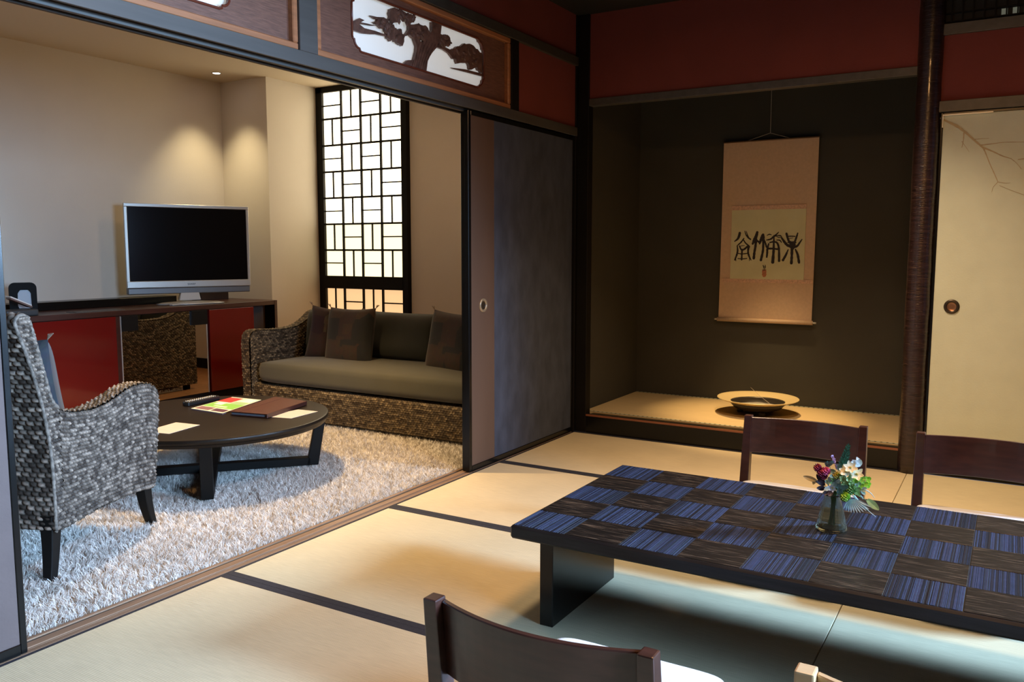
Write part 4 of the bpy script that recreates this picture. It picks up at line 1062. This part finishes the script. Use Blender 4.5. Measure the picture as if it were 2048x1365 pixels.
def pillow(label, loc, rot, w, h, t, m, tass, seed):
    tt = thing('throw_pillow', label, 'pillow', loc, 0, 'patterned throw pillows')
    tt.rotation_euler = rot
    link('pillow_cover', pillow_mesh(w, h, t, seed), m, tt)
    for sx in (-1, 1):
        for sz in (-1, 1):
            mb = MB(); c = Vector((sx*w/2*.985, 0, sz*h/2*.985))
            for q in range(9):
                a = q*.7; mb.tube([c, c+Vector((sx*.010+.004*math.cos(a), .004*math.sin(a), sz*.012)), c+Vector((sx*.020+.009*math.cos(a), .009*math.sin(a), sz*.024))], [.0014, .0014, .0009], 4)
            mb.build('tassel', tass, tt)
    return tt
tass_m = mat('beige_tassel', (.35, .27, .20), .8)
p = pillow('slate blue pillow with tasselled corners in the wicker armchair', (0, 0, 0), (0, 0, 0), .45, .42, .15, blue_cloth, tass_m, 4)
R = ac.rotation_euler.z
def ac_pt(x, y, z): return Vector(ac.location)+Matrix.Rotation(R, 3, 'Z') @ Vector((x, y, z))
p.location = ac_pt(-.305, .185, .63); p.rotation_euler = (.20, 0, R-.08)

# ---- sofa
SX0, SX1 = -2.195, -.20
sf = thing('wicker_sofa', 'brown woven wicker sofa with olive cushions below the lattice window', 'sofa', ((SX0+SX1)/2, 4.4, -.029))
soff = Vector(sf.location)
skw = dict(res=.0042, ps=.021, pt=.0135, amp=.008)
arm_s = [(3.995, .02), (3.985, .30), (3.982, .50), (3.99, .56), (4.02, .588), (4.08, .592), (4.18, .582), (4.30, .578), (4.42, .588), (4.48, .606), (4.55, .640), (4.61, .685), (4.66, .695), (4.69, .675), (4.70, .55), (4.70, .03)]
armtop_f = fn([(3.99, .56), (4.02, .588), (4.08, .592), (4.18, .582), (4.30, .578), (4.42, .588), (4.48, .606), (4.55, .640), (4.61, .685), (4.70, .685)])
lo_s = lambda u: np.full_like(u, .015)
for xo, xi, nm in ((SX0, SX0+.075, 'l'), (SX1, SX1-.075, 'r')):
    w = Wick(); sg = -1 if nm == 'l' else 1
    w.add(face(lo_s, armtop_f, 3.99, 4.70, xo, sg, seed=11, **skw)).add(face(lo_s, armtop_f, 3.99, 4.70, xi, -sg, seed=12, **skw))
    w.add(strip(arm_s, min(xo, xi)-.001, max(xo, xi)+.001, seed=13, **skw))
    w.build('arm', wicker_m, sf, off=soff)
w = Wick(); w.add(strip([(4.06, .235), (4.02, .235), (4.005, .22), (4.005, .12), (4.015, .015)], SX0+.07, SX1-.07, seed=14, **skw)); w.build('front_panel', wicker_m, sf, off=soff)
w = Wick(); w.add(strip([(4.70, .02), (4.70, .60), (4.695, .65), (4.675, .68), (4.645, .68), (4.625, .65), (4.60, .40)], SX0+.07, SX1-.07, seed=15, res=.006, ps=.021, pt=.0135, amp=.008)); w.build('backrest', wicker_m, sf, off=soff)
rounded_cushion('seat_cushion', SX0+.105, SX1-.08, 3.998, 4.60, .245, .385, olive_cloth, sf, .12, soff, .022)
for q, (a, b) in enumerate(((-2.09, -1.50), (-1.51, -.88), (-.89, -.29))):
    o = link('back_cushion', pillow_mesh(b-a, .345, .24, 20+q, pinch=.02), dark_olive_cloth, sf, loc=Vector(((a+b)/2, 4.53, .545))-soff, rot=(-.16, 0, 0))
for lx in (SX0+.06, SX1-.06):
    for ly in (4.06, 4.64): MB(soff).box(lx-.022, lx+.022, ly-.022, ly+.022, -.029, .03).build('foot', black_wood, sf, .002)
pillow('wine and beige patchwork pillow at the left end of the sofa', (-1.75, 4.40, .55), (-.20, .10, .30), .37, .38, .10, patch_a, tass_m, 1)
pillow('dark brown patchwork pillow leaning at the sofa middle', (-1.52, 4.325, .555), (-.18, -.02, -.06), .43, .40, .13, patch_b, tass_m, 2)
pillow('dark patchwork pillow at the sofa end by the sliding door', (-.68, 4.34, .555), (-.20, .04, -.15), .42, .40, .13, patch_b, tass_m, 3)

# ================================================================== COFFEE TABLE
CX, CY = -1.158, 2.855
ct = thing('coffee_table', 'round espresso wood coffee table with crossed base on the shaggy rug', 'coffee table', (CX, CY, 0))
off = (CX, CY, 0)
MB(off).lathe([(.560, .258), (.575, .258), (.578, .262), (.580, .272), (.587, .276), (.5885, .295), (.586, .299), (.580, .300), (.3, .300), (.01, .300)], (CX, CY, 0), 96).build('table_top', coffee_wood, ct, 0, False)
ct.children[0].data.polygons.foreach_set('use_smooth', [len(p.vertices) < 5 and abs(p.normal.z) < .5 for p in ct.children[0].data.polygons])
d1 = Vector((-.756-CX, 2.49-CY, 0)).normalized(); d2v = Vector((-d1.y, d1.x, 0))
for di, dd in enumerate((d1, d2v)):
    Rm = Matrix((dd, Vector((-dd.y, dd.x, 0)), Vector((0, 0, 1)))).transposed()
    MB(off).obox((CX, CY, .028+.0005*di), .98, .055, .040, Rm).build('base_bar', black_wood, ct, .002)
    for s_ in (-1, 1):
        side_ = Vector((-dd.y, dd.x, 0)); m = MB(off); rings = []
        for z, r0, tk in ((.008, .500, .060), (.26, .548, .050)):
            c = Vector((CX, CY, z))+dd*s_*r0
            rings.append([c-dd*tk/2-side_*.0275, c+dd*tk/2-side_*.0275, c+dd*tk/2+side_*.0275, c-dd*tk/2+side_*.0275])
        m.loft(rings); m.build('leg', black_wood, ct, .002)
# things on it
def slab(name, quad, z0, z1, m, label=None, cat=None, bevel=.0006, parent=None):
    c = Vector((sum(q[0] for q in quad)/len(quad), sum(q[1] for q in quad)/len(quad), z0))
    mb = MB(c); mb.prism(quad, 2, z0, z1); o = mb.build(name, m, parent, bevel, loc=c)
    if label: tag(o, label, cat)
    return o, c
def lerpq(q, u, v_):
    a = Vector(q[0]).lerp(Vector(q[1]), u); b = Vector(q[3]).lerp(Vector(q[2]), u); return a.lerp(b, v_)
def qbox(name, quad, u0, u1, v0, v1, z0, z1, m, parent, bevel=0):
    pts = [tuple(lerpq(quad, *uv)) for uv in ((u0, v0), (u1, v0), (u1, v1), (u0, v1))]
    mb = MB(parent.location); mb.prism(pts, 2, z0, z1); return mb.build(name, m, parent, bevel)
TZ = .3005
card_q = [(-1.024, 2.436), (-.955, 2.453), (-.998, 2.659), (-1.148, 2.639)]
slab('card', [(-1.10, 2.425), (-.955, 2.453), (-.998, 2.659), (-1.148, 2.639)], TZ, TZ+.0015, pale_card, 'pale printed card lying alone on the coffee table next to the armchair', 'card')
slab('card', [(-.90, 2.96), (-.738, 2.999), (-.753, 3.205), (-.88, 3.19)], TZ, TZ+.0015, pale_card, 'pale card tucked under the brown leather folder', 'card')
fq = [(-1.061, 2.895), (-.843, 2.936), (-.938, 3.31), (-1.188, 3.32)]
fo = thing('leather_folder', 'closed brown leather folder on the coffee table', 'folder', (-1.0, 3.1, TZ+.0016))
lea = mat('brown_leather', (.060, .018, .013), .38, noise=(40, .12), bump=(220, .4))
qbox('page_block', fq, .02, .97, .02, .98, TZ+.006, TZ+.018, mat('grayish_pages', (.22, .22, .25), .7), fo)
qbox('back_cover', fq, 0, 1, 0, 1, TZ+.0016, TZ+.006, lea, fo, .001); qbox('front_cover', fq, 0, 1, 0, 1, TZ+.018, TZ+.023, lea, fo, .001)
qbox('spine', fq, .985, 1.02, 0, 1, TZ+.0016, TZ+.023, lea, fo, .001); qbox('elastic_band', fq, .26, .28, -.004, 1.004, TZ+.0228, TZ+.0238, mat('dark_band', (.05, .010, .010), .6), fo)
mq = [(-1.367, 2.900), (-1.115, 2.893), (-1.241, 3.27), (-1.455, 3.253)]
mg = thing('magazine', 'glossy magazine with green, red and white cover partly under the folder', 'magazine', (-1.3, 3.08, TZ))
qbox('page_block', mq, 0, 1, 0, 1, TZ, TZ+.006, mat('page_edges_mauve', (.30, .24, .28), .6), mg)
colr = lambda n, c: mat(n, c, .3)
qbox('cover', mq, 0, 1, 0, 1, TZ+.006, TZ+.0068, colr('mag_white', (.72, .74, .66)), mg)
for i, (u0, u1, v0, v1, c) in enumerate(((.02, .98, .25, .55, (.25, .55, .12)), (.0, .45, .62, .95, (.70, .06, .06)), (.5, .95, .55, .72, (.35, .55, .30)), (.05, .5, .04, .22, (.25, .14, .16)), (.55, .95, .05, .2, (.12, .06, .09)), (.15, .4, .42, .60, (.85, .85, .80)), (.6, .9, .75, .95, (.80, .82, .84)), (.3, .7, .30, .36, (.75, .85, .60)))):
    qbox('cover_print', mq, u0, u1, v0, v1, TZ+.0068, TZ+.0071+i*.00005, colr('mag_%d' % i, c), mg)
rq0 = Vector((-1.500, 2.975)); rq1 = Vector((-1.500, 3.215)); rd = (Vector((-1.53, 3.20))-Vector((-1.44, 2.935))).normalized(); rn = Vector((-rd.y, rd.x))
rc = (Vector((-1.485, 3.065)))
rm = thing('remote_control', 'black remote control on the coffee table beside the magazine', 'remote control', (rc.x, rc.y, TZ))
rd = Vector((-.10, .99)).normalized(); rn = Vector((-rd.y, rd.x))
def rpt(a, b): q = rc+rd*a+rn*b; return (q.x, q.y)
mb = MB(rm.location); mb.prism([rpt(-.115, -.024), rpt(.11, -.027), rpt(.12, 0), rpt(.11, .027), rpt(-.115, .024), rpt(-.122, 0)], 2, TZ, TZ+.024); mb.build('remote_body', black_plastic, rm, .004)
btn = MB().box(-.0035, .0035, -.003, .003, 0, .0022).mesh('button', .0006)
for i in range(13):
    for j in (-1, 0, 1):
        q = rpt(-.10+i*.0155, j*.0135); link('button', btn, white_plastic if (i+j) % 3 else dark_silver, rm, loc=Vector((q[0], q[1], TZ+.0238))-Vector(rm.location), rot=(0, 0, -.1))

# ================================================================== DESK
DT, DX = .730, -2.88
dk = thing('desk_cabinet', 'long mahogany desk unit with gloss red panels and a mirror front', 'desk', (-3.1, 3.9, -.029))
box('desk_top', -3.455, DX, 2.2, 4.968, DT-.036, DT, desk_wood, dk, .002)
box('end_panel', -3.0, DX, 4.945, 4.968, -.0285, DT-.036, mat('matte_black_panel', (.006, .005, .005), .9, spec=.1), dk, .001)
box('end_panel_edge', DX, DX+.003, 4.940, 4.968, -.0285, DT, desk_wood, dk, .0008)
box('plinth', -3.30, DX-.012, 2.2, 4.74, -.0285, .062, black_wood, dk, .001)
box('carcass', -3.30, DX-.022, 2.2, 4.715, .062, DT-.037, black_wood, dk, .001)
box('red_panel', DX-.022, DX, 2.95, 3.512, .064, DT-.040, red_gloss, dk, .001)
box('red_panel', DX-.022, DX, 4.285, 4.718, .064, DT-.040, red_gloss, dk, .001)
box('red_panel', DX-.022, DX, 2.21, 2.945, .064, DT-.040, red_gloss, dk, .001)
box('mirror', DX-.020, DX-.004, 3.552, 4.256, .066, DT-.040, mirror_m, dk, 0)
box('mirror_edge', DX-.020, DX-.001, 3.545, 3.552, .064, DT-.040, silver_m, dk, .0005); box('mirror_edge', DX-.020, DX-.001, 4.256, 4.263, .064, DT-.040, silver_m, dk, .0005)
box('drawer_block', DX-.004, DX+.012, 3.552, 3.672, .585, DT-.038, black_wood, dk, .001)
box('drawer_block', DX-.004, DX+.012, 4.120, 4.256, .585, DT-.038, black_wood, dk, .001)
box('divider', DX-.022, DX-.006, 3.512, 3.545, .064, DT-.040, desk_wood, dk, .001)
MBc = MB((0, 0, 0)).tube([(-3.20, 4.92, .685), (-3.10, 4.90, .64), (-3.07, 4.88, .55), (-3.10, 4.87, .42), (-3.11, 4.88, .2), (-3.13, 4.90, .0)], .006, 8).build('power_cord', mat('brown_cord', (.22, .09, .06), .6), None, 0, True); tag(MBc, 'brown power cord hanging behind the open end of the desk', 'cord')
# low black riser along the wall and block behind the TV
o = MB((-3.36, 3.3, DT)).box(-3.455, -3.28, 2.3, 4.31, DT, DT+.056).build('low_black_riser', black_lacquer, None, .003, loc=(-3.36, 3.3, DT)); tag(o, 'long low black box along the back of the desk', 'box')
o = MB((-3.39, 4.72, DT)).box(-3.45, -3.33, 4.58, 4.86, DT, DT+.078).build('cable_box', mat('dark_brown_box', (.045, .022, .016), .5), None, .003, loc=(-3.39, 4.72, DT)); tag(o, 'small dark brown box on the desk behind the television stand', 'box')
o = MB((-2.93, 3.42, DT)).box(-3.02, -2.90, 3.25, 3.60, DT, DT+.004).build('clear_tray', mat('smoked_sheet', (.10, .09, .085), .2), None, .001, loc=(-2.93, 3.42, DT)); tag(o, 'thin dark glossy booklet at the front edge of the desk', 'booklet')

# television, turned toward the room
tv = thing('television', 'flat silver television with black screen on the desk', 'television', (-3.06, 4.28, DT), math.radians(-22.6)-PI/2+PI/2)
# local: x = depth (toward viewer), y = width
tvm = lambda: MB()
MB().box(-.045, .0, -.455, .450, .085, .750).build('cabinet', dark_silver, tv, .006)
for nm, a, b, c, d in (('bezel_top', -.462, .452, .725, .750), ('bezel_side', -.462, -.440, .175, .725), ('bezel_side', .432, .452, .175, .725)):
    MB().box(-.012, .012, a, b, c, d).build(nm, silver_m, tv, .003)
MB().box(-.008, .003, -.441, .433, .180, .727).build('screen', screen_m, tv)
MB().box(-.012, .014, -.462, .452, .130, .180).build('bezel_bottom', silver_m, tv, .004)
MB().box(-.040, .010, -.458, .448, .082, .130).build('speaker_bar', dark_silver, tv, .006)
MB().loft([[(-.03, -.10, .03), (.02, -.10, .03), (.02, .06, .03), (-.03, .06, .03)], [(-.03, -.085, .09), (.01, -.085, .09), (.01, .05, .09), (-.03, .05, .09)]]).build('stand_neck', white_plastic, tv, .004)
MB().lathe([(.01, .0), (.15, .0), (.155, .006), (.13, .014), (.05, .022), (.01, .024)], (0, 0, 0), 40).build('stand_base', silver_m, tv, 0, True)
bs = [c for c in tv.children if c.name.startswith('stand_base')][0]; bs.scale = (.75, 1.65, 1); bs.location = (-.005, -.01, .001)
fc = bpy.data.curves.new('logo', 'FONT'); fc.body = 'SHARP'; fc.size = .020; fc.extrude = .0004; fc.align_x = 'CENTER'
fo_ = bpy.data.objects.new('logo_tmp', fc); COL.objects.link(fo_)
dg = bpy.context.evaluated_depsgraph_get(); me = bpy.data.meshes.new_from_object(fo_.evaluated_get(dg)); bpy.data.objects.remove(fo_)
link('logo_letters', me, black_plastic, [c for c in tv.children if c.name.startswith('bezel_bottom')][0], loc=(.0145, -.005, .146), rot=(PI/2, 0, PI/2))
MB().box(.012, .014, -.012, -.006, .742, .747).build('indicator', lamp_m if False else white_plastic, tv)

t = thing('white_remote', 'small white remote control lying in front of the television stand', 'remote control', (-3.02, 4.10, DT))
MB().box(-.016, .016, -.055, .055, .0005, .012).build('remote_body', white_plastic, t, .004)
for i in range(4): MB().box(-.004, .004, -.04+i*.018, -.03+i*.018, .012, .0135).build('button', dark_silver, t)
t.rotation_euler = (0, 0, .25)
# items at the left end of the desk
t = thing('oval_table_mirror', 'small black framed oval mirror at the far end of the desk', 'mirror', (-3.10, 3.02, DT))
def rr_poly(w, h, r, y0=0, z0=0, n=6):
    P = []
    for cx_, cz_, a0 in ((w/2-r, h-r, 0), (-w/2+r, h-r, PI/2), (-w/2+r*.6, r*.6, PI), (w/2-r*.6, r*.6, 3*PI/2)):
        rr_ = r if a0 < PI else r*.6
        for k_ in range(n+1):
            a = a0+PI/2*k_/n; P.append((y0+cx_+rr_*math.cos(a), z0+cz_+rr_*math.sin(a)))
    return P
m = MB(); out = rr_poly(.155, .200, .035, 0, .003); N = len(out); inn = []
for (y, z) in out:
    a = math.atan2((z-.09)/.085, y/.0575); inn.append((.008+.046*math.cos(a), .092+.073*math.sin(a)))
m.loft([[(0, *p) for p in out], [(.018, *p) for p in out], [(.018, *p) for p in inn], [(.0, *p) for p in inn], [(0, *p) for p in out]], caps=False)
fr = m.build('mirror_frame', mat('matte_black_frame', (.008, .008, .008), .7, spec=.15), t, 0)
MB().prism(inn, 0, .004, .007).build('mirror_disc', mat('pale_mirror_face', (.34, .34, .36), .4), t)
t.rotation_euler = (0, 0, -.35)
t = thing('desk_caddy', 'dark gray rounded box on the desk behind the armchair back', 'box', (-2.97, 2.90, DT))
MB().box(-.06, .06, -.09, .11, 0, .042).build('box_body', mat('charcoal_box', (.035, .035, .035), .5), t, .012, seg=3)
t2 = thing('leaning_booklet', 'narrow brown booklet with cream edges leaning over the dark desk box', 'booklet', (-2.98, 2.93, DT+.044))
Rb = Matrix.Rotation(-.42, 3, 'X') @ Matrix.Rotation(.1, 3, 'Z')
MB().obox((0, 0, .040), .05, .15, .012, Rb).build('booklet_cover', mat('booklet_brown', (.17, .10, .08), .5), t2, .001)
MB().obox((.0, -.004, .050), .052, .15, .008, Rb).build('booklet_pages', paper_m, t2, .001)

# downlight in the lounge ceiling
t = thing('ceiling_downlight', 'small round lit downlight in the lounge ceiling corner', 'downlight', (-3.165, 4.675, 2.53))
MB().lathe([(.030, -.004), (.034, -.004), (.036, 0), (.030, 0)], (0, 0, 0), 28, caps=False).build('trim_ring', white_plastic, t, 0, True)
MB().lathe([(.001, -.002), (.028, -.002), (.029, -.001)], (0, 0, 0), 28, caps=False).build('lamp_lens', lamp_m, t)
